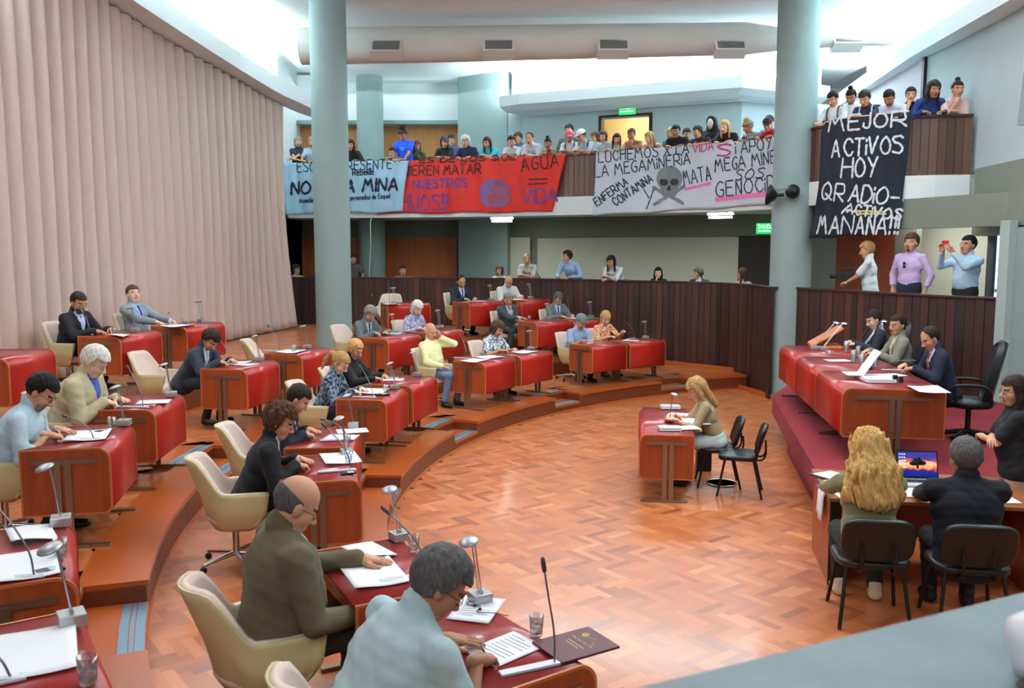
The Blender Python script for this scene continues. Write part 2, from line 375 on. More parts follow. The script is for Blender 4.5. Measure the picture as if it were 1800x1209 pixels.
# back: tall wall, upper panel, fascia over the balcony
b = MB(); b.box((-3.3, 25.6, 7.0), (7.4, .3, 1.3)); b.box((-6.2, 24.6, 5), (.3, 6, 8)); struct(b.build('wall_back_upper', M_white))
b = MB(); b.box((-3.9, 25.75, 5.1), (5.4, .1, 2.5)); struct(b.build('wall_back_panel', M_doorup))
b = MB(); b.box((-3.9, 25.5, 6.33), (5.4, .5, .1)); struct(b.build('trim_3', M_column))
b = MB(); b.prism([(-1.48, 24.6), (-.12, 23.5), (.3, 26), (-1.5, 26)], ZG, ZC); struct(b.build('wall_pillar', M_column))
FAS = [(-.15, 23.0), (.3, 22.6), (5.1, 20.35), (7.4, 21.6)]
b = MB(); b.sweep(FAS, [(0, 6.25), (-.25, 6.36), (-.25, 6.62), (-.2, 6.62), (-.2, 6.4), (1.5, 6.4), (1.5, 6.25)]); struct(b.build('trim_fascia_back', M_white))
b = MB(); b.sweep([(p[0]+.15, p[1]+.5) for p in FAS], [(0, 6.2), (0, ZC), (.12, ZC), (.12, 6.2)]); struct(b.build('wall_cove_back', M_white))
UPW = [(-.1, 23.35), (.25, 23.3), (5.35, 21.0), (8.2, 22.3)]
b = MB()
_, LU = along(UPW); da, db = hit(UPW, 1052)[0], hit(UPW, 1139)[0]
def wall_run(b, path, z0, z1, m=0): b.sweep(path, [(0, z0), (0, z1), (.2, z1), (.2, z0)], m)
wall_run(b, [UPW[0], UPW[1], tuple(da)], ZB, 6.3); wall_run(b, [tuple(db), UPW[2], UPW[3]], ZB, 6.3); wall_run(b, [tuple(da), tuple(db)], atY(1095, 206, (da[1]+db[1])/2)[2], 6.3)
struct(b.build('wall_balcony_rear', M_wallblue))
dm = (da+db)/2; dd = (db-da)/np.hypot(*(db-da)); dn = np.array([-dd[1], dd[0]])
M_lit = mat('corridor_yellow_wall', (230, 214, 168), .8)
b = MB(); wall_run(b, [tuple(da+dn*1.6-dd), tuple(db+dn*1.6+dd)], ZB, 6.6); wall_run(b, [tuple(da-dd*.02+dn*.22), tuple(da+dn*1.8-dd*.6)], ZB, 6.6); wall_run(b, [tuple(db+dn*1.8+dd*.6), tuple(db+dd*.02+dn*.22)], ZB, 6.6)
b.prism([tuple(da), tuple(db), tuple(db+dn*1.8+dd), tuple(da+dn*1.8-dd)], 6.35, 6.45); struct(b.build('wall_corridor', M_lit))
l = bpy.data.lights.new('corridor_lamp', 'POINT'); l.energy = 24; l.color = (1, .9, .66); l.shadow_soft_size = .2
o = bpy.data.objects.new('corridor_lamp', l); COL.objects.link(o); o.location = (*(dm+dn*.9), 6.1)
t = MB(); zt2 = atY(1095, 205, dm[1])[2]
for p in (da, db): t.prism([tuple(p-dd*.04-dn*.03), tuple(p+dd*.04-dn*.03), tuple(p+dd*.04+dn*.2), tuple(p-dd*.04+dn*.2)], ZB, zt2)
t.prism([tuple(da-dd*.04-dn*.03), tuple(db+dd*.04-dn*.03), tuple(db+dd*.04+dn*.2), tuple(da-dd*.04+dn*.2)], zt2, zt2+.06)
struct(t.build('door_1', M_darkdoor))
dv = MB(); q = db-dd*.02+dn*.2; dv.prism([tuple(q), tuple(q+dn*.85-dd*.3), tuple(q+dn*.87-dd*.25), tuple(q+dd*.05)], ZB, zt2-.05); struct(dv.build('door_2', mat('blue_grey_door', (92, 112, 130), .5)))
# right: side wall, soffit and fascia
FR = [(8.1, 22.6), (7.32, 16.6), (7.02, 12.6), (6.7, 8), (6.4, 2)]
b = MB(); b.sweep(FR, [(0, 6.3), (0, 6.62), (.06, 6.62), (.06, 6.38), (.7, 6.38), (.7, 6.3)]); struct(b.build('trim_fascia_right', M_white))
b = MB(); b.sweep([(p[0]+.75, p[1]) for p in FR], [(0, 6.3), (0, ZC+.3), (.1, ZC+.3), (.1, 6.3)]); struct(b.build('wall_cove_right', M_white))
b = MB(); b.sweep([(7.62, 16.7), (7.54, 14.2), (7.3, 12), (7.0, 8), (6.7, 2)], [(0, 4.05), (0, 6.34), (.2, 6.34), (.2, 4.05)]); struct(b.build('wall_right', M_wallblue))
pw = [(7.9, 19.5), (7.62, 16.72)]
b = MB(); b.sweep(pw, [(0, ZB), (0, 6.34), (.2, 6.34), (.2, ZB)]); b.sweep([(8.1, 22.6), (7.9, 19.5)], [(0, ZB), (0, 6.34), (.2, 6.34), (.2, ZB)])
struct(b.build('wall_right_far', mat('pinkish_panel', (205, 196, 204), .7)))
t = MB(); t.box((7.6, 16.68, 5.3), (.08, .1, 2.1)); struct(t.build('trim_4', mat('dark_jamb', (40, 20, 44), .6)))
b = MB(); b.sweep([(7.42, 14.35), (7.2, 12.4), (7.0, 8), (6.8, 4)], [(0, 3.0), (0, 4.07), (.5, 4.07), (.5, 3.0)]); struct(b.build('wall_right_beam', M_wallgrey))
# lower gallery rear
b = MB(); b.box((-4, 25.75, 2.4), (5.4, .3, 2.6)); b.box((-6.2, 24.6, 2.4), (.3, 3, 2.6)); struct(b.build('wall_gallery_rear', M_wallgrey))
b = MB(); b.box((-5.25, 25.56, 2.14), (1.9, .06, 1.96)); struct(b.build('door_3', M_door))
b = MB(); b.box((-2.65, 25.56, 2.14), (2.1, .06, 1.96)); struct(b.build('door_4', M_door))
LW = [(-.15, 24.15), (.68, 23.7), (5.45, 21.35), (6.3, 21.0)]
b = MB(); wall_run(b, LW[:2], ZG, 3.6); b.sweep(LW[1:], [(-.12, 3.1), (-.12, 3.6), (.3, 3.6), (.3, 3.1)]); struct(b.build('trim_beam_gallery', M_wallgrey))
b = MB(); wall_run(b, LW[1:3], ZG, 3.12); struct(b.build('wall_gallery_cream', M_wallcream))
b = MB(); b.sweep([(-.12, 24.05), (.5, 23.72)], [(-.06, ZG), (-.06, 3.1), (0, 3.1), (0, ZG)]); struct(b.build('wall_pilaster', M_wallcream))
b = MB(); wall_run(b, LW[2:], ZG, 3.12); struct(b.build('door_5', M_darkdoor))
# right gallery rear
b = MB(); wall_run(b, [(5.75, 17.4), (6.2, 16.95)], ZG, 3.6); wall_run(b, [(6.95, 16.1), (7.2, 15.8)], ZG, 3.6); struct(b.build('wall_gallery_right_rear', M_wallgrey))
b = MB(); wall_run(b, [(6.2, 16.95), (6.95, 16.1)], ZG, 3.6); struct(b.build('door_6', mat('red_brown_door', (128, 58, 30), .5, var=.15, vscale=6, stretch=(1, 1, .1))))
b = MB(); wall_run(b, [(6.9, 17.6), (8.2, 16.0), (8.9, 14.9)], ZG, 3.6); struct(b.build('wall_alcove', M_wallcream))
b = MB(); b.prism([(7.72, 14.28), (7.56, 13.85), (7.545, 13.8), (7.5, 13.8), (7.66, 14.3)], ZG, 3.6); struct(b.build('wall_pier_dark', mat('dark_blue_pier', (46, 56, 70), .6)))
b = MB(); b.box((7.63, 13.8, 2.2), (.17, .03, 2.1)); struct(b.build('window_1', mat('daylight_pane', (205, 240, 255), .3, emit=2.6)))
b = MB(); b.box((7.63, 13.78, 2.15), (.19, .04, .06)); struct(b.build('trim_5', M_white))
BM = [(5.75, 16.45), (6.6, 14.65), (7.2, 12.95), (7.15, 12.45)]
b = MB(); b.sweep(BM, [(0, 3.13), (0, 3.62), (.25, 3.62), (.25, 3.13)]); struct(b.build('trim_beam_right', M_wallgrey))
b = MB(); b.sweep([(7.1, 12.58), (6.95, 8), (6.8, 3)], [(0, -.05), (0, 3.1), (.4, 3.1), (.4, -.05)]); struct(b.build('wall_right_lower', M_column))
b = MB(); b.prism([(7.0, 12.5), (7.11, 12.5), (7.11, 12.75), (7.0, 12.75)], 0, 3.2); struct(b.build('trim_6', mat('pale_edge', (168, 184, 180), .8)))
# ------------------------------------------------------------------ cove lamps hidden behind the fascias (they light the white cove ceilings)
def cove(path, off, z, n, power, col=COOL, w=.25, tilt=0):
    P, L = along(path)
    for i in range(n):
        p, t = pt_on(path, L[-1]*(i+.5)/n); nl = np.array([-t[1], t[0]]); q = p+nl*off
        o = area('cove_lamp', (q[0], q[1], z), (PI, 0, 0), L[-1]/n, w, power, col)
        o.rotation_euler = (Matrix.Rotation(math.atan2(t[1], t[0]), 3, 'Z') @ Matrix.Rotation(PI+R(tilt), 3, 'X')).to_euler()
cove(VAL, -.2, zt+.75, 9, 170, tilt=-24)
cove([(-.15, 23.0), (.3, 22.6), (5.1, 20.35), (7.2, 21.4)], .1, 6.5, 5, 190, tilt=-20)
cove(FR, .25, 6.6, 6, 210, tilt=-24)
area('alcove_lamp', (7.35, 15.2, 3.5), (0, 0, 0), .8, 1.2, 30, (1, .98, .9))
area('far_wall_lamp', (-3.6, 25.2, 7.3), (R(-30), 0, 0), 5, .2, 30, COOL)
# ------------------------------------------------------------------ curtain
def curtain():
    P, L = along(CURT); n = int(L[-1]/.021); nz = 26; V = []; ph = np.cumsum(rng.normal(.0, .35, n+1))*.25
    for k in range(nz+1):
        w = k/nz
        for i in range(n+1):
            s = L[-1]*i/n; p, t = pt_on(CURT, s); ztp = zt-.02+rise(p[1]); z = ztp-(ztp-Z3-.03)*w; nl = np.array([-t[1], t[0]])
            a = 2*PI*s/.33+ph[i]*(.5+.7*w)+.7*math.sin(s*1.7+w*1.2)*w
            c = abs(math.sin(a/2))**(.62+.25*w)*(.85+.25*math.sin(s*1.1)); fold = -(.2-.05*w)*c+.09
            flare = 0
            if s > L[-1]-1.5: flare = (s-L[-1]+1.5)/1.5*.38*w*w
            q = p+nl*(.02+fold*.9+.03*math.sin(s*.9+3*w)*w)+t*flare
            V.append((q[0], q[1], z+(.06*max(0, math.sin(s*1.3)) if k == nz else 0)))
    F = [(k*(n+1)+i, k*(n+1)+i+1, (k+1)*(n+1)+i+1, (k+1)*(n+1)+i) for k in range(nz) for i in range(n)]
    me = mesh_np('curtain', V, F); o = link('curtain', me, M_curtain)
    s = o.modifiers.new('solid', 'SOLIDIFY'); s.thickness = .006
    tag(o, 'tall pleated beige pink curtain covering the whole left side wall', 'curtain')
curtain()
# ------------------------------------------------------------------ air duct with grilles
d0, d1 = np.array([-4.25, 18.35, 6.86]), np.array([4.6, 18.0, 6.93])
duct = empty('air_duct', tuple(d0), 0, 'long round pale air duct crossing under the white ceiling', 'air duct')
b = MB()
path = [(0, 0, 0), (3, -.1, .02), (6, -.22, .05), tuple(d1-d0)]; path2 = path+[(9.9, -.5, .02), (11.9, -.7, .02)]
b.tube(path2, [.36, .345, .33, .31, .17, .15], 28); b.build('duct_tube', M_duct, duct)
for px, sc in ((682, 1), (877, 1), (1075, 1), (1276, .98), (1476, .95)):
    rel = atY(px, 92, 18.1)-d0; yy = -.42-.02*abs(rel[0]); zz = -.16 if px < 1400 else -.05
    g = MB(); Mx = Matrix.Rotation(R(-32), 3, 'X')
    g.box((rel[0], yy+.05, zz), (.62*sc, .26, .3), 0, M=Mx)
    hb = g.build('vent_box', M_duct, duct)
    g = MB(); cc = Vector((rel[0], yy+.05, zz))+Mx @ Vector((0, -.135, 0))
    for k in range(14): g.box(cc+Mx @ Vector(((k-6.5)*.038*sc, 0, 0)), (.016, .012, .22), 0, M=Mx)
    g.box(cc+Mx @ Vector((0, .006, 0)), (.53*sc, .006, .22), 0, M=Mx); g.build('vent_grille', M_grille, hb)
# ------------------------------------------------------------------ stroke lettering
GL = {'A': '00 39 60|13 53', 'B': '00 09|~09 39 57 45 05|~05 45 53 51 30 00', 'C': '~57 39 18 05 12 30 52', 'D': '00 09|~09 39 66 63 30 00', 'E': '59 09 00 50|05 45',
      'F': '59 09 00|05 45', 'G': '~58 39 17 04 11 30 51 54|34 54', 'H': '00 09|50 59|05 55', 'I': '00 09', 'J': '~39 32 20 01 03', 'L': '09 00 50',
      'M': '00 19 34 59 70', 'N': '00 09 50 59', 'Ñ': '00 09 50 59|~1b 2c 4b 5c', 'O': '~39 17 04 11 30 51 64 57 39', 'P': '00 09|~09 49 57 54 04', 'Q': '~39 17 04 11 30 51 64 57 39|33 70',
      'R': '00 09|~09 49 57 54 04|24 60', 'S': '~58 39 08 16 44 52 30 01', 'T': '09 69|39 30', 'U': '~09 03 10 40 53 59', 'V': '09 30 69', 'X': '00 59|09 50',
      'Y': '09 35|69 20', '!': '09 03|01 00', '-': '04 44', '=': '03 53|06 56', 'i': '00 05|07 08', 'a': '~45 25 03 11 30 43|45 40', 'b': '09 00|~04 35 43 30 00',
      'c': '~44 25 03 10 40', 'd': '49 40|~44 25 03 11 30 42', 'e': '~03 43 25 03 10 40', 'l': '00 09', 'm': '00 05|~03 15 20|~23 35 50', 'n': '00 05|~03 25 40', 'o': '~25 03 20 43 25',
      'q': '4- 45|~44 25 03 11 30 42', 's': '~45 15 13 32 30 00', 't': '19 10 30|06 36', 'u': '~05 01 20 42|45 40', 'v': '05 20 45', 'r': '00 05|~03 25 45', 'á': '~45 25 03 11 30 43|45 40'}
def glyph(ch):
    out = []; w = 0
    for st in GL[ch].split('|'):
        sm = st[0] == '~'; pts = []
        for tk in st.lstrip('~').split():
            y = -3 if tk[1] == '-' else int(tk[1], 16); pts.append(np.array([int(tk[0])/9, y/9])); w = max(w, int(tk[0])/9)
        out.append(cr_smooth(pts, 5) if sm else pts)
    return out, w
def text(s, x, y, h, width=None, ang=0, slant=.08, jit=.03, gap=.22):
    """strokes in a y-down frame: baseline start x,y, letter height h, optional total width"""
    L = []; cx = 0
    for ch in s:
        if ch == ' ': cx += .45; continue
        g, w = glyph(ch); j = random.uniform(-jit, jit)
        for st in g: L.append([np.array([cx+p[0]+slant*p[1], p[1]+j]) for p in st])
        cx += w+gap
    tot = cx-gap; k = (width/tot if width else h); ca, sa = math.cos(R(ang)), math.sin(R(ang))
    return [[(x+p[0]*k*ca-p[1]*h*sa, y-p[0]*k*sa-p[1]*h*ca) for p in st] for st in L]
def ribbon(mb, pts3, nrm, w, m=0):
    """flat painted stroke along 3-D points lying on a surface with the given normal function"""
    P = [np.array(p, float) for p in pts3]
    D = [P[0]]
    for a, b_ in zip(P, P[1:]):
        n = max(1, int(np.linalg.norm(b_-a)/.05)); D += [a+(b_-a)*(i+1)/n for i in range(n)]
    V = []; 
    for i, p in enumerate(D):
        t = D[min(i+1, len(D)-1)]-D[max(i-1, 0)]; N = nrm; s_ = np.cross(t, N); l = np.linalg.norm(s_); s_ = s_/l if l > 1e-9 else np.array([0, 0, 1.])
        ww = w*(1+.18*math.sin(i*1.7))/2
        V += [p+s_*ww, p-s_*ww]
    mb.add(V, [(2*i, 2*i+1, 2*i+3, 2*i+2) for i in range(len(D)-1)], m)
    for e in (D[0], D[-1]):
        a1 = np.cross(N, [0, 0, 1.]); a1 /= np.linalg.norm(a1); a2 = np.cross(a1, N); a2 /= np.linalg.norm(a2)
        c = [e+a1*math.cos(q)*w/2+a2*math.sin(q)*w/2 for q in np.linspace(0, 2*PI, 9)[:-1]]; mb.add(c, [tuple(range(8))], m)
# ------------------------------------------------------------------ banners hung over the balcony fronts
def banner(name, label, path, corners, cloth, strokes, nx=60, nz=26, off=.07, seed=0, amp=.02, extra=None):
    """corners: picture px of top-left, top-right, bottom-right, bottom-left on the plane of the balcony front"""
    ph = seed*1.3
    def surf(px, py, lift=0.0):
        p, t = hit(path, px); nl = np.array([t[1], -t[0]])
        r = ray(px, py); z = HC+r[2]*(p[1]/r[1])
        s = p[0]*1.9-p[1]*.7
        d = off+amp*(math.sin(s*5+ph+z*.8)+.7*math.sin(s*11+2*z+ph)+.5*math.sin(s*2.3-z*3))*min(1, max(0.15, (ZBR-z)/.5))
        q = p+nl*(d+lift); return np.array([q[0], q[1], z]), np.array([nl[0], nl[1], 0])
    (ax, ay), (bx, by), (cx, cy), (dx, dy) = corners; V = []
    for j in range(nz+1):
        v = j/nz
        for i in range(nx+1):
            u = i/nx; x = (ax+(bx-ax)*u)*(1-v)+(dx+(cx-dx)*u)*v; y = (ay+(by-ay)*u)*(1-v)+(dy+(cy-dy)*u)*v
            if 0 < v: y += 1.2*math.sin(u*17+seed)*v
            V.append(surf(x, y)[0])
    F = [(j*(nx+1)+i, j*(nx+1)+i+1, (j+1)*(nx+1)+i+1, (j+1)*(nx+1)+i) for j in range(nz) for i in range(nx)]
    o = link(name, mesh_np(name, V, F), cloth); so = o.modifiers.new('solid', 'SOLIDIFY'); so.thickness = .004
    tag(o, label, 'banner', 'protest banners on the balcony')
    groups = {}
    for key, polys, w in strokes: groups.setdefault(key, []).append((polys, w))
    for key, lst in groups.items():
        mb = MB()
        for polys, w in lst:
            for st in polys:
                pp = [surf(x, y, .012) for x, y in st]; D = []
                # resample in the picture so strokes follow the folds
                fine = []
                for (x0, y0), (x1, y1) in zip(st, st[1:]):
                    n = max(1, int(math.hypot(x1-x0, y1-y0)/3)); fine += [(x0+(x1-x0)*k/n, y0+(y1-y0)*k/n) for k in range(n)]
                fine.append(st[-1]); S = [surf(x, y, .012) for x, y in fine]
                ribbon(mb, [s_[0] for s_ in S], S[0][1], w)
        mb.build('lettering' if not key.startswith('art') else 'painted_emblem', mat('paint_'+key, PAINT[key], .8), o)
    return o, surf
PAINT = {'navy': (20, 30, 52), 'brown': (84, 26, 22), 'blue': (70, 62, 140), 'ink': (44, 54, 70), 'pink': (232, 120, 176), 'magenta': (188, 70, 130), 'chalk': (206, 214, 220), 'art_grey': (120, 126, 132),
         'art_blue': (122, 82, 132), 'art_brown': (150, 66, 56), 'art_dark': (44, 46, 52), 'yellow': (206, 190, 120)}
c1 = mat('light_blue_cloth', (160, 196, 216), .9, var=.08, vscale=3, bump=.2); c2 = mat('red_cloth', (196, 44, 38), .9, var=.1, vscale=3, bump=.2)
c3 = mat('white_cloth', (206, 216, 228), .9, var=.05, vscale=3, bump=.2); c4 = mat('black_cloth', (28, 34, 46), .9, var=.2, vscale=3, bump=.2)
banner('protest_banner', 'light blue painted banner at the left end of the balcony', BAL, [(506, 287), (724, 283), (712, 373), (509, 377)], c1,
       [('navy', text('ESQUEL PRESENTE', 530, 303, 17, 164, 2), .027), ('navy', text('Rebelde', 627, 309, 11, 36, 4), .03), ('navy', text('NO A LA MINA', 519, 342, 21, 184, 2.5, .12), .062),
        ('navy', text('Asamblea de vecinos autoconvocados de Esquel', 532, 357, 8, 158, 3.2, .1, .01, .14), .022)], seed=1, off=.1)
def disc(cx, cy, rx, ry, n=9, a0=0, a1=360):
    L = []
    for k in range(-n, n+1):
        h = math.sqrt(max(0, 1-(k/n)**2))
        if h > .05: L.append([(cx-rx*h, cy+ry*k/n), (cx+rx*h, cy+ry*k/n)])
    return L
banner('protest_banner', 'red painted banner on the balcony with a globe and the word AGUA', BAL, [(690, 284), (996, 272), (972, 372), (666, 376)], c2,
       [('brown', text('ES DE LOS QUE', 742, 287, 9, 166, 2), .04), ('brown', text('QUIEREN MATAR', 700, 310, 17, 148, 2), .036), ('blue', text('NUESTROS', 730, 332, 15, 94, 2), .036),
        ('blue', text('HIJOS!!!', 708, 370, 27, 82, 1, .05), .036), ('brown', text('AGUA', 918, 302, 22, 66, 9), .036), ('brown', text('=', 929, 332, 24, 32, 2), .036), ('blue', text('VIDA', 920, 359, 24, 60, 5), .036),
        ('art_blue', disc(872, 340, 26, 24, 8), .085), ('art_brown', disc(884, 338, 13, 16, 6)+disc(870, 350, 8, 7, 4), .08)], seed=2, off=.06)
def skull(cx, cy, s):
    g = disc(cx, cy-8*s, 20*s, 20*s, 9)+disc(cx, cy+13*s, 12*s, 12*s, 5)
    bones = [[(cx-27*s, cy+8*s), (cx+25*s, cy+36*s)], [(cx+27*s, cy+6*s), (cx-25*s, cy+38*s)]]
    eyes = disc(cx-9*s, cy-1*s, 6*s, 5.5*s, 4)+disc(cx+9*s, cy-2*s, 6*s, 5.5*s, 4)+[[(cx, cy+6*s), (cx-2*s, cy+12*s)], [(cx, cy+6*s), (cx+2*s, cy+12*s)]]
    return g, bones, eyes
sg, sb_, se = skull(1175, 322, .98)
o3, surf3 = banner('protest_banner', 'long white painted banner with a grey skull and crossed bones', BAL, [(1047, 269), (1372, 242), (1372, 358), (1044, 379)], c3,
       [('ink', text('LUCHEMOS X LA', 1052, 286, 18, 158, 6), .027), ('magenta', text('VIDA', 1216, 269, 16, 36, 8), .027), ('ink', text('LA MEGAMiNERiA', 1046, 313, 20, 168, 8.5), .027),
        ('ink', text('ENFERMA', 1051, 363, 14, 66, 37), .03), ('ink', text('CONTAMiNA', 1083, 363, 15, 78, 35), .03), ('ink', text('Y', 1130, 368, 34, 18, 2), .027), ('ink', text('MATA', 1202, 326, 25, 48, 12), .027),
        ('pink', [[(1204, 333), (1247, 322)]], .06), ('magenta', text('S', 1258, 275, 20, 22, 5), .04), ('ink', text('i APOYAS', 1290, 271, 22, 92, 8), .027), ('ink', text('MEGA MINERiA', 1256, 303, 22, 140, 9), .027),
        ('ink', text('SOS', 1290, 317, 18, 48, 5, .3), .027), ('ink', text('GENOCiDiO', 1259, 347, 26, 128, 7), .03), ('pink', [[(1260, 351), (1352, 340)]], .09),
        ('art_grey', sg+sb_, .075), ], seed=3, amp=.012)
mb = MB()
for st in se:
    S = [surf3(st[0][0]+(st[1][0]-st[0][0])*k/4, st[0][1]+(st[1][1]-st[0][1])*k/4, .026) for k in range(5)]; ribbon(mb, [q[0] for q in S], S[0][1], .035)
mb.build('painted_emblem', mat('paint_art_dark', PAINT['art_dark'], .8), o3)
banner('protest_banner', 'black banner with white lettering hanging from the right balcony', BALR, [(1440, 213), (1588, 197), (1574, 410), (1428, 420)], c4,
       [('chalk', text('MEJOR', 1451, 231, 26, 128, 4), .036), ('chalk', text('ACTiVOS', 1458, 276, 30, 116, 3), .036), ('chalk', text('HOY', 1478, 313, 33, 60, 3), .036), ('chalk', text('QRADiO-', 1442, 350, 30, 128, -5), .036),
        ('chalk', text('ACTiVOS', 1482, 375, 18, 94, -7), .036), ('chalk', text('MAÑANA!!!', 1436, 411, 31, 136, 0, .12), .036), ('yellow', [[(1503, 371), (1550, 372)], [(1506, 376), (1554, 376)]], .03)], seed=4, off=.08, amp=.03)
# ------------------------------------------------------------------ small fittings on the walls
def sign(p, n, label, w=.32):
    nv = Vector((*n, 0)); rz = math.atan2(n[1], n[0])+PI/2
    r = empty('exit_sign', p, rz, label, 'exit sign', 'green exit signs')
    b = MB(); b.box((0, 0, 0), (w, .05, w*.55)); b.build('sign_panel', mat('exit_green', (0, 200, 90), .4, emit=1.3), r)
    b = MB(); b.box((0, .03, 0), (w+.03, .03, w*.55+.03)); b.build('sign_frame', M_white, r)
    mb = MB()
    for st in text('SALIDA', -w*.4, 0, w*.2, w*.8, 0, 0, 0): ribbon(mb, [(x, -.029, w*.02-y) for x, y in st], np.array([0, -1., 0]), w*.035)
    mb.box((0, -.027, -w*.13), (w*.8, .004, w*.05)); mb.build('lettering', mat('sign_letters', (200, 255, 220), .4, emit=2), r)
ua = hit(UPW, 1097); sign((ua[0][0], ua[0][1]-.08, atY(1097, 193, ua[0][1])[2]), (ua[1][1], -ua[1][0]), 'green SALIDA sign above the lit yellow doorway on the balcony', .40)
lb = hit(LW, 1344); sign((lb[0][0]-.08, lb[0][1]-.2, atY(1344, 402, lb[0][1])[2]), (lb[1][1], -lb[1][0]), 'green SALIDA sign below the balcony left of the right column', .42)
def soffit_lamp(px, py, label):
    p, t = hit(BAL, px); nl = np.array([-t[1], t[0]]); q = p+nl*.45
    r = empty('ceiling_lamp', (q[0], q[1], ZB-.37), math.atan2(t[1], t[0]), label, 'lamp', 'soffit lamps under the balcony')
    b = MB(); b.box((0, 0, -.02), (.5, .24, .03)); b.build('base_plate', M_white, r)
    for k, m in ((0, mat('lamp_diffuser', (240, 255, 244), .4, emit=5)),):
        for z in (-.055, -.125): b = MB(); b.box((0, 0, z), (.52-.3*(z < -.1)*.2, .22, .045)); b.build('diffuser', m, r)
    b = MB(); b.box((0, 0, -.09), (.46, .18, .02)); b.build('spacer', M_black, r)
    l = bpy.data.lights.new('soffit_bulb', 'AREA'); l.energy = 16; l.color = (.95, 1, .85); l.size = .4; ob = bpy.data.objects.new('soffit_bulb', l); COL.objects.link(ob); ob.parent = r; ob.location = (0, 0, -.16)
soffit_lamp(868, 384, 'slim lit ceiling lamp under the red banner'); soffit_lamp(1244, 380, 'slim lit ceiling lamp under the white skull banner')
def loud(p, rz, label, r_=.14):
    r = empty('loudspeaker', p, rz, label, 'loudspeaker', 'black round loudspeakers on the right column')
    b = MB(); b.lathe([(.02, -.1), (.06, -.09), (r_*.8, 0), (r_, .05), (r_*.97, .07), (r_*.5, .05), (0, .045)], n=24, M=Matrix.Rotation(R(-80), 3, 'X') @ Matrix.Identity(3)); b.build('horn', M_black, r)
    b = MB(); b.tube([(0, -.08, 0), (0, -.22, 0)], .03); b.build('bracket', M_black, r)
loud(tuple(atY(1356, 343, 16.25)), R(65), 'larger black round loudspeaker on the left side of the right column', .19)
loud(tuple(atY(1394, 337, 16.05)), R(-10), 'smaller black round loudspeaker on the front of the right column', .13)
b = MB(); b.tube([atY(1363, 334, 16.2), atY(1378, 332.5, 16.12), atY(1392, 333, 16.1)], .006); tag(b.build('speaker_cable', mat('red_cable', (120, 60, 60))), 'thin cable running between the two loudspeakers on the column', 'cable')
b = MB(); b.tube([atY(655, 380, 22.2), atY(651, 390, 22.2), atY(652, 430, 22.1), atY(649, 480, 22.0), atY(651, 505, 21.9), atY(655, 520, 21.8)], .012); tag(b.build('hanging_cord', mat('pale_green_cord', (168, 190, 150))), 'pale cord hanging from the light blue banner in front of the rear column', 'cord')
# wall fixture at upper right
r = empty('wall_panel_speaker', (7.22, 12.55, 4.95), R(-60), 'grey tilted wall panel speaker high on the right wall', 'speaker')
b = MB(); b.box((-.06, 0, 0), (.13, .1, .86), 0, M=Matrix.Rotation(R(4), 3, 'Y')); b.build('front_panel', mat('panel_grey', (128, 140, 146), .5), r)
b = MB(); b.box((.12, .06, .02), (.18, .06, .78)); b.build('back_panel', mat('panel_pale', (176, 196, 200), .5), r)
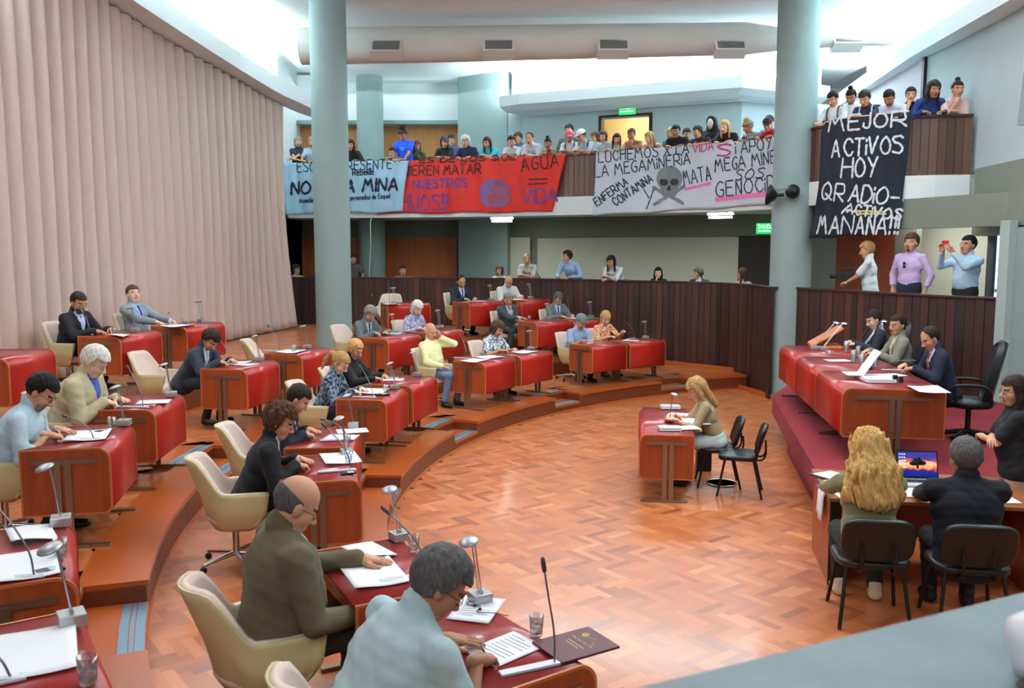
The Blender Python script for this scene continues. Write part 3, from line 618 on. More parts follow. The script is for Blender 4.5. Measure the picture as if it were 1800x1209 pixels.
# ------------------------------------------------------------------ desks
def outline(dep, zb, zt_, r=.1, n=8):
    """end-panel outline (y,z): flat back, rounded front top edge"""
    yb, yf = -dep/2, dep/2
    P = [(yb, zb), (yf-.03, zb), (yf, zb+.03)]
    for k in range(n+1):
        a = PI/2*k/n; P.append((yf-r+r*math.cos(a), zt_-r+r*math.sin(a)))
    return P+[(yb, zt_)]
def make_desk(L, dep=.62, zb=.25, zt_=.75, r=.1, drawer=False):
    d = empty('desk')
    o = outline(dep-.012, zb+.006, zt_-.006, r-.005)
    for sx in (-1, 1):
        b = MB(); x0, x1 = sorted((sx*L/2, sx*(L/2-.03))); b.extx(o, x0, x1, 0)
        e = b.build('end_panel', M_end, d)
        # pale edge banding round the panel
        b = MB(); n = len(o)
        q = outline(dep+.006, zb-.003, zt_+.003, r); q2 = outline(dep-.022, zb+.011, zt_-.011, r-.01)
        x0, x1 = sx*(L/2+.002), sx*(L/2-.012)
        V = [(x0, *p) for p in q]+[(x0, *p) for p in q2]+[(x1, *p) for p in q]
        F = [(i, (i+1) % n, n+(i+1) % n, n+i) for i in range(n)]+[(i, 2*n+i, 2*n+(i+1) % n, (i+1) % n) for i in range(n)]
        b.add(V, F); b.build('edge_band', M_edge, e)
    # red laminate skin: top, curve, front
    q = outline(dep, zb, zt_, r)[1:]; qi = [(y*.96-.004, z-.02 if z > zb+.1 else z) for y, z in q]
    b = MB(); xs = L/2-.013; prof = q; k = len(prof)
    V = [(-xs, *p) for p in prof]+[(xs, *p) for p in prof]
    F = [(i, i+1, k+i+1, k+i) for i in range(k-1)]; b.add(V, F, 0, .5, True)
    top = b.build('laminate_skin', M_lamtop, d); top.data.materials.append(M_lam)
    for i, pg in enumerate(top.data.polygons): pg.material_index = 1 if i < 7 else 0
    so = top.modifiers.new('solid', 'SOLIDIFY'); so.thickness = .018; so.offset = -1
    b = MB(); b.box((0, -dep/2+.02, zt_-.05), (L-.06, .025, .085)); b.build('rear_apron', M_end, d)
    b = MB(); b.box((0, dep/2-.05, (zb+zt_)/2), (L-.06, .02, zt_-zb-.08)); b.build('modesty_board', M_end, d)
    for sx in (-1, 1):
        x = sx*(L/2+.008)
        b = MB()
        b.box((x, -.005, zt_-.095), (.012, dep*.74, .035)); s_ = b.build('support_bar', M_bronze, d)
        for dy in (-.036, .036):
            b = MB(); b.box((x+sx*.003, dy-.02, (zt_-.1)/2+.012), (.014, .05, zt_-.11)); b.build('upright', M_bronze, s_)
        b = MB(); b.box((x, .02, .012), (.05, dep*.86, .022)); b.build('foot_bar', M_bronze, d)
    if drawer:
        b = MB(); b.box((L*.18, dep/2-.16, zt_+.003), (.30, .13, .006)); tr = b.build('pen_tray', M_edge, d)
        b = MB(); b.box((L*.18, dep/2-.16, zt_+.0065), (.27, .10, .003)); b.build('tray_well', M_bronze, tr)
    return d
DESK = make_desk(.9)
# ------------------------------------------------------------------ desk lamp, microphone, glass, papers
def make_lamp(lit=0, tilt=18, lean=8, h=.27):
    r = empty('desk_lamp')
    b = MB(); b.box((0, 0, .026), (.1, .1, .05)); b.build('lamp_base', mat('lamp_base_silver', (176, 178, 180), .3, .6), r, bevel=.004)
    b = MB(); la = R(lean)
    for s in (-1, 1): b.tube([(s*.018, 0, .05), (s*.018, -math.sin(la)*h, .05+math.cos(la)*h)], .0045, 6)
    b.box((0, 0, .058), (.05, .012, .012)); b.build('twin_rods', M_chrome, r)
    b = MB(); T = Matrix.Rotation(R(tilt), 3, 'X')
    b.lathe([(0, .016), (.03, .014), (.055, .004), (.06, -.003), (.056, -.008), (.0, -.008)], (0, -math.sin(la)*h-.025, .055+math.cos(la)*h), 20, 0, 1, .82, T)
    hd = b.build('lamp_head', mat('lamp_silver', (170, 174, 180), .35, .6), r)
    b = MB(); b.lathe([(.0, -.0075), (.034, -.0095), (.036, -.008)], (0, -math.sin(la)*h-.025, .055+math.cos(la)*h), 16, 0, 1, .82, T)
    b.build('lens', mat('lens_lit', (220, 232, 255), .3, emit=14) if lit else M_grey, hd)
    if lit:
        l = bpy.data.lights.new('lamp_bulb', 'SPOT'); l.energy = lit; l.color = (.86, .92, 1); l.spot_size = R(125); l.shadow_soft_size = .03; l.spot_blend = .5
        o = bpy.data.objects.new('lamp_bulb', l); COL.objects.link(o); o.parent = r; o.location = (0, -math.sin(la)*h-.025, .03+math.cos(la)*h)
    return r
def make_mic(pts=((0, 0, 0.01), (0, -.015, .12), (-.03, -.08, .24), (-.09, -.17, .34)), base_len=.3):
    r = empty('gooseneck_microphone')
    b = MB(); b.box((0, -base_len*.35, .008), (.045, base_len, .014)); b.build('base_plate', mat('mic_base_silver', (198, 204, 214), .35, .3), r, bevel=.004)
    P = cr_smooth(pts, 6)
    b = MB(); b.tube(P, .0045, 8); b.build('gooseneck', mat('gooseneck_grey', (120, 122, 126), .35, .6), r)
    d = (P[-1]-P[-4]); d /= np.linalg.norm(d); e = P[-1]
    b = MB(); b.tube([e-d*.005, e, e+d*.03, e+d*.055, e+d*.062], [.006, .0095, .011, .0095, .004], 10); b.build('mic_head', mat('mic_head_dark', (70, 70, 74), .5, .3), r)
    return r
def make_glass(h=.1, r_=.034, fill=.5):
    g = empty('water_glass')
    b = MB(); b.lathe([(0, .002), (r_*.8, .002), (r_*.86, .01), (r_, h), (r_-.003, h), (r_*.86-.003, .014), (0, .014)], n=20); b.build('tumbler', M_glass, g)
    if fill:
        b = MB(); rr = r_*.87; b.lathe([(0, .0142), (rr-.003, .0142), (rr+.001, h*fill), (0, h*fill)], n=18); b.build('water', M_water, g)
    return g
def make_sheet(w, l, lift=.0, curl=0, seed=0, name='paper_sheet', lines=True):
    n = 8; V = []
    for j in range(n+1):
        for i in range(n+1):
            x, y = (i/n-.5)*w, (j/n-.5)*l
            z = .004+lift*max(0, (j/n-.5))*2+curl*(math.sin(j/n*PI+seed)*.5+.5)*(.4+.6*i/n)
            V.append((x, y, z))
    F = [(j*(n+1)+i, j*(n+1)+i+1, (j+1)*(n+1)+i+1, (j+1)*(n+1)+i) for j in range(n) for i in range(n)]
    o = link(name, mesh_np(name, V, F), M_paper); s = o.modifiers.new('solid', 'SOLIDIFY'); s.thickness = .003
    if lines:
        b = MB()
        for k in range(9):
            y = l*.38-k*l*.085; q = w*(.36 if k % 4 else .2)
            z = .0065+lift*max(0, y/l)*2+curl*(math.sin((y/l+.5)*PI+seed)*.5+.5)*.4+curl*.6
            if curl == 0: b.box((-(w*.36-q), y, z), (q*2, .003, .0006))
        if b.v: b.build('print_lines', mat('print_grey', (150, 154, 168), .8), o)
    return o
LAMP, MIC, GLASS = make_lamp(), make_mic(), make_glass()
# microphone bent another way
MIC2 = make_mic(((0, 0, .01), (0, -.005, .15), (.0, -.03, .3), (.0, -.05, .42)))
MIC3 = make_mic(((0, 0, .01), (-.02, -.03, .08), (-.1, -.1, .13), (-.24, -.22, .15)))
used = set()
def place(proto, loc, rz, label, group=None, cat=None):
    """the first placement moves the prototype itself, later ones copy it with its parts"""
    if proto.name in used: o = dup(proto, loc, rz, label, group)
    else:
        used.add(proto.name); o = proto; o.location = loc; o.rotation_euler = (0, 0, rz); o['label'] = label
        if group: o['group'] = group
    o['category'] = cat or o.get('category'); return o
# ------------------------------------------------------------------ deputies' swivel chair: moulded tub with padded lining
def make_chair():
    c = empty('swivel_armchair')
    def rimh(a):          # a: angle from the back centre
        a = abs(a); t = min(1, max(0, (a-38)/34)); t = t*t*(3-2*t); return .90*(1-t)+.645*t
    def ring(k, inset, zlow):
        """tub wall as a grid: angle round the seat x height"""
        V = []; A = [(-1, -1)]
        nA, nZ = 40, 10; V = []
        for i in range(nA+1):
            s = -1+2*i/nA            # -1..1 : right arm front .. back .. left arm front
            if abs(s) < .62: a = s/.62*90; bx, by = .285*math.sin(R(a)), -.27*math.cos(R(a))+.02
            else: a = 90*(1 if s > 0 else -1); bx = .285*(1 if s > 0 else -1); by = .02+(abs(s)-.62)/.38*.26
            for j in range(nZ+1):
                w = j/nZ; z = zlow+(rimh(a)-zlow)*w
                low = .62+.38*min(1, w*1.9)**.6
                back = -.11*max(0, (z-.6)/.3)*math.cos(R(a)) if abs(a) < 89 else 0
                x = (bx-math.copysign(inset, bx)*min(1, abs(bx)/.1))*low
                y = by*low+inset*math.cos(R(a))+back+(.05*(w-1) if abs(s) > .9 else 0)
                V.append((x, y, z))
        F = [(i*(nZ+1)+j, (i+1)*(nZ+1)+j, (i+1)*(nZ+1)+j+1, i*(nZ+1)+j+1) for i in range(nA) for j in range(nZ)]
        return V, F
    V, F = ring(0, 0, .33); o = link('shell', mesh_np('shell', V, F), M_shell, c); s = o.modifiers.new('solid', 'SOLIDIFY'); s.thickness = .012; s.offset = 1
    b = MB(); b.lathe([(0, .315), (.14, .32), (.19, .345), (.0, .36)], (0, .03, 0), 24, 0, 1, 1.1); b.build('shell_base', M_shell, c)
    V, F = ring(0, .016, .40); o = link('pad_lining', mesh_np('pad_lining', V, F), M_pad, c); s = o.modifiers.new('solid', 'SOLIDIFY'); s.thickness = .04; s.offset = 0
    b = MB(); b.lathe([(0, .37), (.235, .375), (.255, .41), (.25, .45), (.21, .468), (0, .475)], (0, .04, 0), 28, 0, 1, 1.02); b.build('seat_cushion', M_pad, c)
    b = MB(); b.tube([(0, 0, .08), (0, 0, .33)], .026, 12); b.build('column', M_chrome, c)
    b = MB()
    for k in range(5):
        a = 2*PI*k/5+.3; b.tube([(0, 0, .1), (math.cos(a)*.29, math.sin(a)*.29, .065)], [.022, .013], 8)
    st = b.build('star_base', M_chrome, c)
    for k in range(5):
        a = 2*PI*k/5+.3; b = MB(); b.lathe([(.0, -.012), (.025, -.012), (.025, .012), (0, .012)], (math.cos(a)*.29, math.sin(a)*.29, .026), 12, 0, 1, 1, Matrix.Rotation(a, 3, 'Z') @ Matrix.Rotation(PI/2, 3, 'X')); b.build('caster', M_black, st)
    return c
CHAIR = make_chair(); CHAIR['category'] = 'chair'
# ------------------------------------------------------------------ black visitor / clerk chair
def make_visitor(back_h=.82, wide=.46):
    c = empty('visitor_chair'); c['category'] = 'chair'
    b = MB(); n = 24; V = []
    def pad(fn, name, th):
        V = []; nu, nv = 14, 10
        for j in range(nv+1):
            for i in range(nu+1):
                u, v = i/nu*2-1, j/nv*2-1
                k = 1/max(1e-6, (abs(u)**4+abs(v)**4)**.25) if (abs(u) > 1e-6 or abs(v) > 1e-6) else 1
                m = max(abs(u), abs(v)); uu, vv = u*k*m, v*k*m; V.append(fn(uu, vv))
        F = [(j*(nu+1)+i, j*(nu+1)+i+1, (j+1)*(nu+1)+i+1, (j+1)*(nu+1)+i) for j in range(nv) for i in range(nu)]
        o = link(name, mesh_np(name, V, F), M_leather, c); s = o.modifiers.new('solid', 'SOLIDIFY'); s.thickness = th; s.offset = 0
        bv = o.modifiers.new('bevel', 'BEVEL'); bv.width = th*.4; bv.segments = 3; bv.limit_method = 'ANGLE'; bv.angle_limit = R(50)
    pad(lambda u, v: (u*wide/2, v*.22+.02, .455-.02*abs(v)**3*(v > 0)-.02*(1-u*u)*(1-v*v)*-.6), 'seat', .055)
    pad(lambda u, v: (u*wide/2*.96, -.235-.05*v-.03*u*u*-1, .66+v*.165), 'backrest', .05)
    b = MB()
    for s in (-1, 1): b = MB(); b.tube(cr_smooth([(s*.1, -.12, .425), (s*.1, -.24, .43), (s*.1, -.28, .5), (s*.1, -.275, .62)], 5), .011, 8); b.build('back_support', M_black, c)
    for sx in (-1, 1):
        for sy, y0, y1 in ((1, .16, .24), (-1, -.15, -.25)):
            b = MB(); b.tube([(sx*.17, y0, .43), (sx*.215, y1, 0.004)], .0125, 8); lg = b.build('leg', M_black, c)
    b = MB()
    for sx in (-1, 1): b.tube([(sx*.17, -.15, .428), (sx*.17, .16, .428)], .012, 8)
    b.tube([(-.17, .16, .428), (.17, .16, .428)], .012, 8); b.build('seat_frame', M_black, c)
    return c
VISIT = make_visitor()
def make_exec():
    c = empty('executive_chair'); c['category'] = 'chair'
    V = []; nu, nv = 14, 14
    for j in range(nv+1):
        for i in range(nu+1):
            u, v = i/nu*2-1, j/nv*2-1; w = .25*(1-.18*max(0, v)**2)*(1-.1*max(0, -v)); kk = (1-abs(v)**6)**.2 if abs(v) < 1 else .35
            V.append((u*w*max(.55, kk), -.26-.07*v+.05*u*u, .80+v*.34))
    F = [(j*(nu+1)+i, j*(nu+1)+i+1, (j+1)*(nu+1)+i+1, (j+1)*(nu+1)+i) for j in range(nv) for i in range(nu)]
    o = link('backrest', mesh_np('backrest', V, F), M_leather, c); s = o.modifiers.new('solid', 'SOLIDIFY'); s.thickness = .08; s.offset = 0
    bv = o.modifiers.new('bevel', 'BEVEL'); bv.width = .03; bv.segments = 3; bv.limit_method = 'ANGLE'; bv.angle_limit = R(50)
    b = MB(); b.lathe([(0, .38), (.24, .385), (.27, .43), (.25, .475), (0, .485)], (0, 0, 0), 24); b.build('seat', M_leather, c)
    for s in (-1, 1): b = MB(); b.tube(cr_smooth([(s*.25, -.2, .45), (s*.3, -.18, .6), (s*.3, -.1, .66), (s*.3, .14, .66), (s*.29, .18, .62), (s*.26, .16, .46)], 5), .018, 8); b.build('armrest', M_black, c)
    b = MB(); b.tube([(0, 0, .1), (0, 0, .39)], .03, 12); b.build('column', M_black, c)
    b = MB()
    for k in range(5): a = 2*PI*k/5; b.tube([(0, 0, .1), (math.cos(a)*.3, math.sin(a)*.3, .04)], [.03, .03], 8)
    b.build('star_base', M_black, c); return c
EXEC = make_exec()
# ------------------------------------------------------------------ the deputies' desks
FRONT = {1: 9.1, 2: 10.93, 3: 12.75}; TZ = {1: Z1, 2: Z2, 3: Z3}
# key: tier, centre angle, owner phrase, microphone kind, glass, radius shift
DK = {'D1': (1, 214.7, 'the short-sleeved man in pale blue', 2, 1), 'D2': (1, 208.1, 'the bald man in the brown suit', 1, 1), 'D3': (1, 193.4, 'the curly-haired man in black', 1, 1),
      'D4': (1, 186.2, 'the dark suit behind the curly hair', 3, 1), 'D5': (1, 170.9, 'the ponytailed woman in floral blue', 1, 1), 'D6': (1, 164.0, 'the blonde woman in black', 3, 0),
      'D7': (1, 148.6, 'the man in pale yellow', 1, 0), 'D8': (1, 141.9, 'the woman in white and blue', 0, 0), 'D9': (1, 129.4, 'the man in the grey cap', 0, 0), 'D10': (1, 123.2, 'the woman in the orange blouse', 4, 0),
      'D11': (2, 206.7, 'the deputy at the left picture edge', 1, 1), 'D12': (2, 213.6, 'the nearest left corner seat', 3, 1), 'D13': (2, 192.0, 'the grey-bearded man in pale blue', 3, 1), 'D14': (2, 183.8, 'the white-haired man in the beige suit', 1, 1),
      'D15': (2, 169.7, 'the navy suit bent over papers', 1, 0), 'D16': (2, 161.6, 'the vacant seat by the front column', 1, 1), 'D17': (2, 149.2, 'the grey suit by the front column', 3, 1), 'D18': (2, 143.1, 'the white-haired woman in lilac', 0, 1),
      'D19': (2, 128.0, 'the man with his hand on his chin', 1, 1), 'D20': (2, 122.9, 'the grey suit with striped tie', 2, 0), 'D21': (3, 168.8, 'the bearded man by the curtain', 1, 1), 'D22': (3, 162.2, 'the grey suit looking up', 3, 1),
      'D23': (3, 135.2, 'the vacant seat by the wood wall', 2, 0), 'D24': (3, 130.2, 'the dark suit in the top row', 4, 0), 'D25': (3, 124.6, 'the white jacket in the top row', 0, 0), 'D0': (3, 178.9, 'the upper left edge seat', 0, 0)}
FRAME = {}
for key, (t, a, who, mic, gl) in DK.items():
    rf = FRONT[t]+{'D23': .5, 'D24': -.15, 'D25': -.25}.get(key, 0)
    p = pol(rf+.31, a); rz = R(a+90)
    if key == 'D23': p = np.array([-2.22, 18.35]); rz = R(137+90-25)
    FRAME[key] = (p, rz, TZ[t])
    place(DESK, (p[0], p[1], TZ[t]+.005), rz, f'red-topped wooden desk of {who}', 'red laminate deputies desks', 'desk')
def on(key, x, y, z=0):
    p, rz, tz = FRAME[key]; c, s = math.cos(rz), math.sin(rz); zt_ = .758 if key[0] == 'D' else 0
    return (p[0]+x*c-y*s, p[1]+x*s+y*c, tz+zt_+z)
LAMP_PX = {'D1': (865, 1050), 'D2': (712, 938), 'D3': (634, 787), 'D4': (641, 742), 'D5': (699, 680), 'D6': (742, 657), 'D8': (935, 614), 'D10': (1135, 594), 'D11': (128, 916), 'D12': (143, 1092), 'D13': (227, 743), 'D14': (301, 696),
           'D15': (457, 633), 'D16': (540, 611), 'D17': (710, 582), 'D18': (793, 574), 'D19': (959, 560.5), 'D20': (1040, 557), 'D21': (238, 582), 'D22': (355, 566), 'D23': (708, 537), 'D24': (863, 528), 'D25': (933, 524.5)}
GLASS_PX = {'D1': (955, 1112), 'D2': (762, 962), 'D3': (638, 812), 'D4': (628, 782), 'D5': (678, 690), 'D11': (118, 978), 'D12': (155, 1200), 'D13': (197, 753), 'D16': (516, 618), 'D17': (683, 588), 'D18': (776, 580), 'D19': (930, 563), 'D21': (201, 587), 'D22': (324, 570)}
MIC_PX = {'D1': (975, 1166, 2), 'D2': (748, 1010, 1), 'D3': (618, 826, 1), 'D4': (612, 773, 3), 'D5': (655, 699, 1), 'D6': (694, 664, 3), 'D7': (821, 630, 1), 'D10': (1095, 592, 4), 'D11': (60, 1015, 1), 'D12': (20, 1195, 3), 'D13': (165, 772, 3), 'D14': (252, 716, 1),
          'D15': (405, 640, 1), 'D16': (490, 617, 1), 'D17': (668, 587, 3), 'D19': (910, 563, 1), 'D20': (992, 558, 2), 'D21': (152, 588, 1), 'D22': (305, 570, 3), 'D23': (664, 541, 2), 'D24': (820, 531, 4)}
def desk_px(key, q, z=.762):
    """a point on a desk top, kept within the top"""
    P = at(q[0], q[1], FRAME[key][2]+z); p, rz, tz = FRAME[key]; d = P[:2]-p; ca, sa = math.cos(rz), math.sin(rz)
    x, y = d[0]*ca+d[1]*sa, -d[0]*sa+d[1]*ca; return on(key, max(-.4, min(.4, x)), max(-.24, min(.24, y)))
for key, (t, a, who, mic, gl) in DK.items():
    rz = FRAME[key][1]
    if key in LAMP_PX: place(LAMP, desk_px(key, LAMP_PX[key]), rz+random.uniform(-.25, .25), f'unlit silver lamp on the desk of {who}', 'silver desk lamps', 'desk lamp')
    if key in MIC_PX:
        q = MIC_PX[key]; place({1: MIC, 2: MIC2, 3: MIC3, 4: MIC}[q[2]], desk_px(key, q), rz+(random.uniform(-.2, .2) if q[2] != 4 else 1.9), f'microphone on the desk of {who}', 'gooseneck microphones', 'microphone')
    if key in GLASS_PX: place(GLASS, desk_px(key, GLASS_PX[key]), rz, f'water glass on the desk of {who}', 'water glasses', 'glass')
# ------------------------------------------------------------------ people: smooth bodies grown from blended limb shapes
def nrm(v): v = np.asarray(v, float); l = np.linalg.norm(v); return v/l if l > 1e-9 else v
class Field:
    """signed distance grid; shapes are blended in locally, then meshed with surface nets"""
    def __init__(s, lo, hi, h):
        s.h = h; s.lo = np.asarray(lo, float)-2*h; n = np.ceil((np.asarray(hi, float)+2*h-s.lo)/h).astype(int)+1
        s.n = n; s.F = np.full(n, 9.0, np.float32); s.ax = [s.lo[i]+h*np.arange(n[i]) for i in range(3)]
    def win(s, lo, hi):
        a = np.maximum(0, np.floor((np.asarray(lo)-s.lo)/s.h).astype(int)); b = np.minimum(s.n, np.ceil((np.asarray(hi)-s.lo)/s.h).astype(int)+1)
        if np.any(b <= a): return None
        sl = tuple(slice(a[i], b[i]) for i in range(3))
        g = np.meshgrid(*[s.ax[i][sl[i]] for i in range(3)], indexing='ij'); return sl, np.stack(g, -1)
    def put(s, lo, hi, fn, k, sub=False):
        w = s.win(lo, hi)
        if w is None: return
        sl, P = w; d = fn(P).astype(np.float32); A = s.F[sl]
        if sub: s.F[sl] = np.maximum(A, -d); return
        if k > 0: hh = np.maximum(k-np.abs(A-d), 0)/k; s.F[sl] = np.minimum(A, d)-hh*hh*k*.25
        else: s.F[sl] = np.minimum(A, d)
    def cone(s, a, b, ra, rb, k=.03, e=None, w=1.0, sub=False):
        a = np.asarray(a, float); b = np.asarray(b, float); ab = b-a; L2 = max(1e-9, ab@ab); m = max(ra, rb)*max(1, w)+k+2*s.h
        def fn(P):
            Q = P
            if e is not None:
                c = (P-(a+b)/2)@e; Q = P-(c*(1-1/w))[..., None]*e
            t = np.clip(((Q-a)@ab)/L2, 0, 1); return np.linalg.norm(Q-a-t[..., None]*ab, axis=-1)-(ra+(rb-ra)*t)
        s.put(np.minimum(a, b)-m, np.maximum(a, b)+m, fn, k, sub)
    def ell(s, c, r, k=.02, sub=False, M=None):
        c = np.asarray(c, float); r = np.asarray(r, float); m = r.max()+k+2*s.h
        def fn(P):
            q = P-c
            if M is not None: q = q@M
            a = np.linalg.norm(q/r, axis=-1); b = np.linalg.norm(q/(r*r), axis=-1); return a*(a-1)/np.maximum(b, 1e-6)
        s.put(c-m, c+m, fn, k, sub)
    def chain(s, pts, rs, k=.01, **kw):
        for i in range(len(pts)-1): s.cone(pts[i], pts[i+1], rs[i], rs[i+1], k, **kw)
    def grid(s): return np.stack(np.meshgrid(*s.ax, indexing='ij'), -1)
    def mesh(s):
        F = s.F; S = F < 0; n = s.n; c = [np.s_[0:-1], np.s_[1:]]
        cnt = sum(S[c[i], c[j], c[k]].astype(np.int8) for i in (0, 1) for j in (0, 1) for k in (0, 1))
        act = np.argwhere((cnt > 0) & (cnt < 8))
        if len(act) == 0: return np.zeros((0, 3)), np.zeros((0, 4), int)
        idx = np.full(n-1, -1, np.int32); idx[tuple(act.T)] = np.arange(len(act))
        acc = np.zeros((len(act), 3)); ne = np.zeros(len(act))
        for ax in range(3):
            u, v = [(1, 2), (0, 2), (0, 1)][ax]
            for i in (0, 1):
                for j in (0, 1):
                    p = act.copy(); p[:, u] += i; p[:, v] += j; q = p.copy(); q[:, ax] += 1
                    fa = F[tuple(p.T)]; fb = F[tuple(q.T)]; m = (fa < 0) != (fb < 0); t = np.zeros(len(act)); t[m] = fa[m]/(fa[m]-fb[m])
                    pt = p.astype(float); pt[:, ax] += t; acc[m] += pt[m]; ne[m] += 1
        V = s.lo+s.h*acc/ne[:, None]; Q = []
        for ax in range(3):
            u, v = [(1, 2), (2, 0), (0, 1)][ax]
            a = [slice(None)]*3; b = [slice(None)]*3; a[ax] = slice(0, -1); b[ax] = slice(1, None)
            for q in (u, v): a[q] = slice(1, -1); b[q] = slice(1, -1)
            Sa, Sb = S[tuple(a)], S[tuple(b)]; e = np.argwhere(Sa != Sb)
            if len(e) == 0: continue
            fl = Sa[tuple(e.T)]; e[:, u] += 1; e[:, v] += 1
            def cell(i, j): p = e.copy(); p[:, u] -= i; p[:, v] -= j; return idx[tuple(p.T)]
            f = np.stack([cell(1, 1), cell(0, 1), cell(0, 0), cell(1, 0)], 1); f[~fl] = f[~fl][:, ::-1]; Q.append(f)
        return V, np.concatenate(Q)
# --- head (origin between the ears, facing +y), faces tagged skin/lips/white/iris/brow
HEADS = {}; HAND = {}
def head_template(kind, h):
    if (kind, h) in HEADS: return HEADS[kind, h]
    f = Field((-.1, -.13, -.2), (.1, .14, .145), h); fem = kind == 'f'; old = kind == 'o'; kid = kind == 'k'
    f.ell((0, -.012, .035), (.0755, .097, .093), .02); jw = .056 if fem or kid else .063
    f.ell((0, .03, -.035), (jw, .062, .082), .03); f.cone((-.022, .055, -.092), (.022, .055, -.092), .024 if not fem else .019, .024 if not fem else .019, .025)
    f.cone((-.034, .074, .022), (.034, .074, .022), .013, .013, .015)
    for s in (-1, 1):
        f.ell((s*.042, .052, -.028), (.026, .028, .03), .02); f.ell((s*.032, .1, .003), (.0165, .02, .0125), 0, sub=True)
        f.ell((s*.031, .076, .003), (.0145, .013, .0135), .002); f.ell((s*.0775, -.004, -.004), (.011, .021, .034), .008, M=np.array(Matrix.Rotation(s*.3, 3, 'Z')))
        f.ell((s*.011, .1, -.034), (.009, .011, .008), .006)
    f.cone((0, .085, .012), (0, .111, -.028), .0085, .0125 if not kid else .01, .01)
    f.cone((-.019, .082, -.0585), (.019, .082, -.0585), .0085, .0085, .006); f.cone((-.015, .081, -.0685), (.015, .081, -.0685), .0095, .0095, .006)
    f.cone((0, -.012, -.05), (0, -.017, -.085), .05 if not fem else .043, .05 if not fem else .043, .03)
    V, Q = f.mesh(); C = V[Q].mean(1); x, y, z = np.abs(C[:, 0]), C[:, 1], C[:, 2]; m = np.zeros(len(Q), int)
    m[(y > .076) & (x < .024) & (z < -.053) & (z > -.075)] = 1
    d = np.hypot(x-.031, z-.002); m[(y > .07) & (d < .0125) & (np.abs(z-.002) < .0052)] = 2; m[(y > .074) & (np.hypot((x-.031), (z-.002)*1.25) < .0072)] = 3
    m[(y > .055) & (x > .013) & (x < .052) & (np.abs(z-(.027-.1*(x-.03)**1)) < .0055)] = 4
    HEADS[kind, h] = (V, Q, m); return HEADS[kind, h]
# --- right hand (wrist at origin, fingers +y, palm down, thumb to -x)
HANDS = {}
def hand_template(pose, h):
    if (pose, h) in HANDS: return HANDS[pose, h]
    f = Field((-.09, -.05, -.11), (.07, .21, .07), h)
    f.cone((0, -.03, 0), (0, .02, 0), .026, .027, .02, e=np.array([1., 0, 0]), w=1.15)
    f.cone((-.024, .045, 0), (-.026, .085, .001), .018, .014, .02); f.cone((0, .035, 0), (0, .088, .002), .02, .0145, .02); f.cone((.022, .04, -.002), (.024, .08, -.002), .017, .0125, .02)
    curl = {'flat': (4, 8, 6), 'relax': (22, 32, 24), 'grip': (52, 78, 52), 'pen': (48, 62, 34)}[pose]
    for i, (bx, by, L, r) in enumerate(((-.030, .088, .074, .0092), (-.010, .093, .082, .0095), (.010, .091, .076, .009), (.028, .083, .06, .008))):
        p = np.array([bx, by, 0.]); a = 0; sp = (i-1.5)*.07*(1 if pose in ('flat', 'relax') else .3); pts = [p-np.array([0, .012, 0])]; rs = [r*1.12]
        for seg, cu in zip((.45, .32, .23), curl):
            a += R(cu+(6*(i-1) if pose == 'relax' else 0)); d = np.array([math.sin(sp)*math.cos(a), math.cos(sp)*math.cos(a), -math.sin(a)]); pts.append(p); rs.append(r); p = p+d*L*seg
        pts.append(p); rs.append(r*.82); f.chain(pts, rs, .004)
    t = {'flat': [(-.02, .02, -.004), (-.048, .05, -.012), (-.066, .08, -.014), (-.074, .104, -.014)], 'relax': [(-.02, .02, -.006), (-.044, .05, -.02), (-.052, .082, -.032), (-.048, .106, -.04)],
         'grip': [(-.02, .02, -.006), (-.042, .05, -.026), (-.034, .082, -.046), (-.012, .096, -.054)], 'pen': [(-.02, .02, -.006), (-.044, .05, -.026), (-.044, .084, -.042), (-.034, .108, -.052)]}[pose]
    f.chain([np.array(p) for p in t], [.019, .0135, .0105, .0088], .008)
    HANDS[pose, h] = f.mesh(); return HANDS[pose, h]
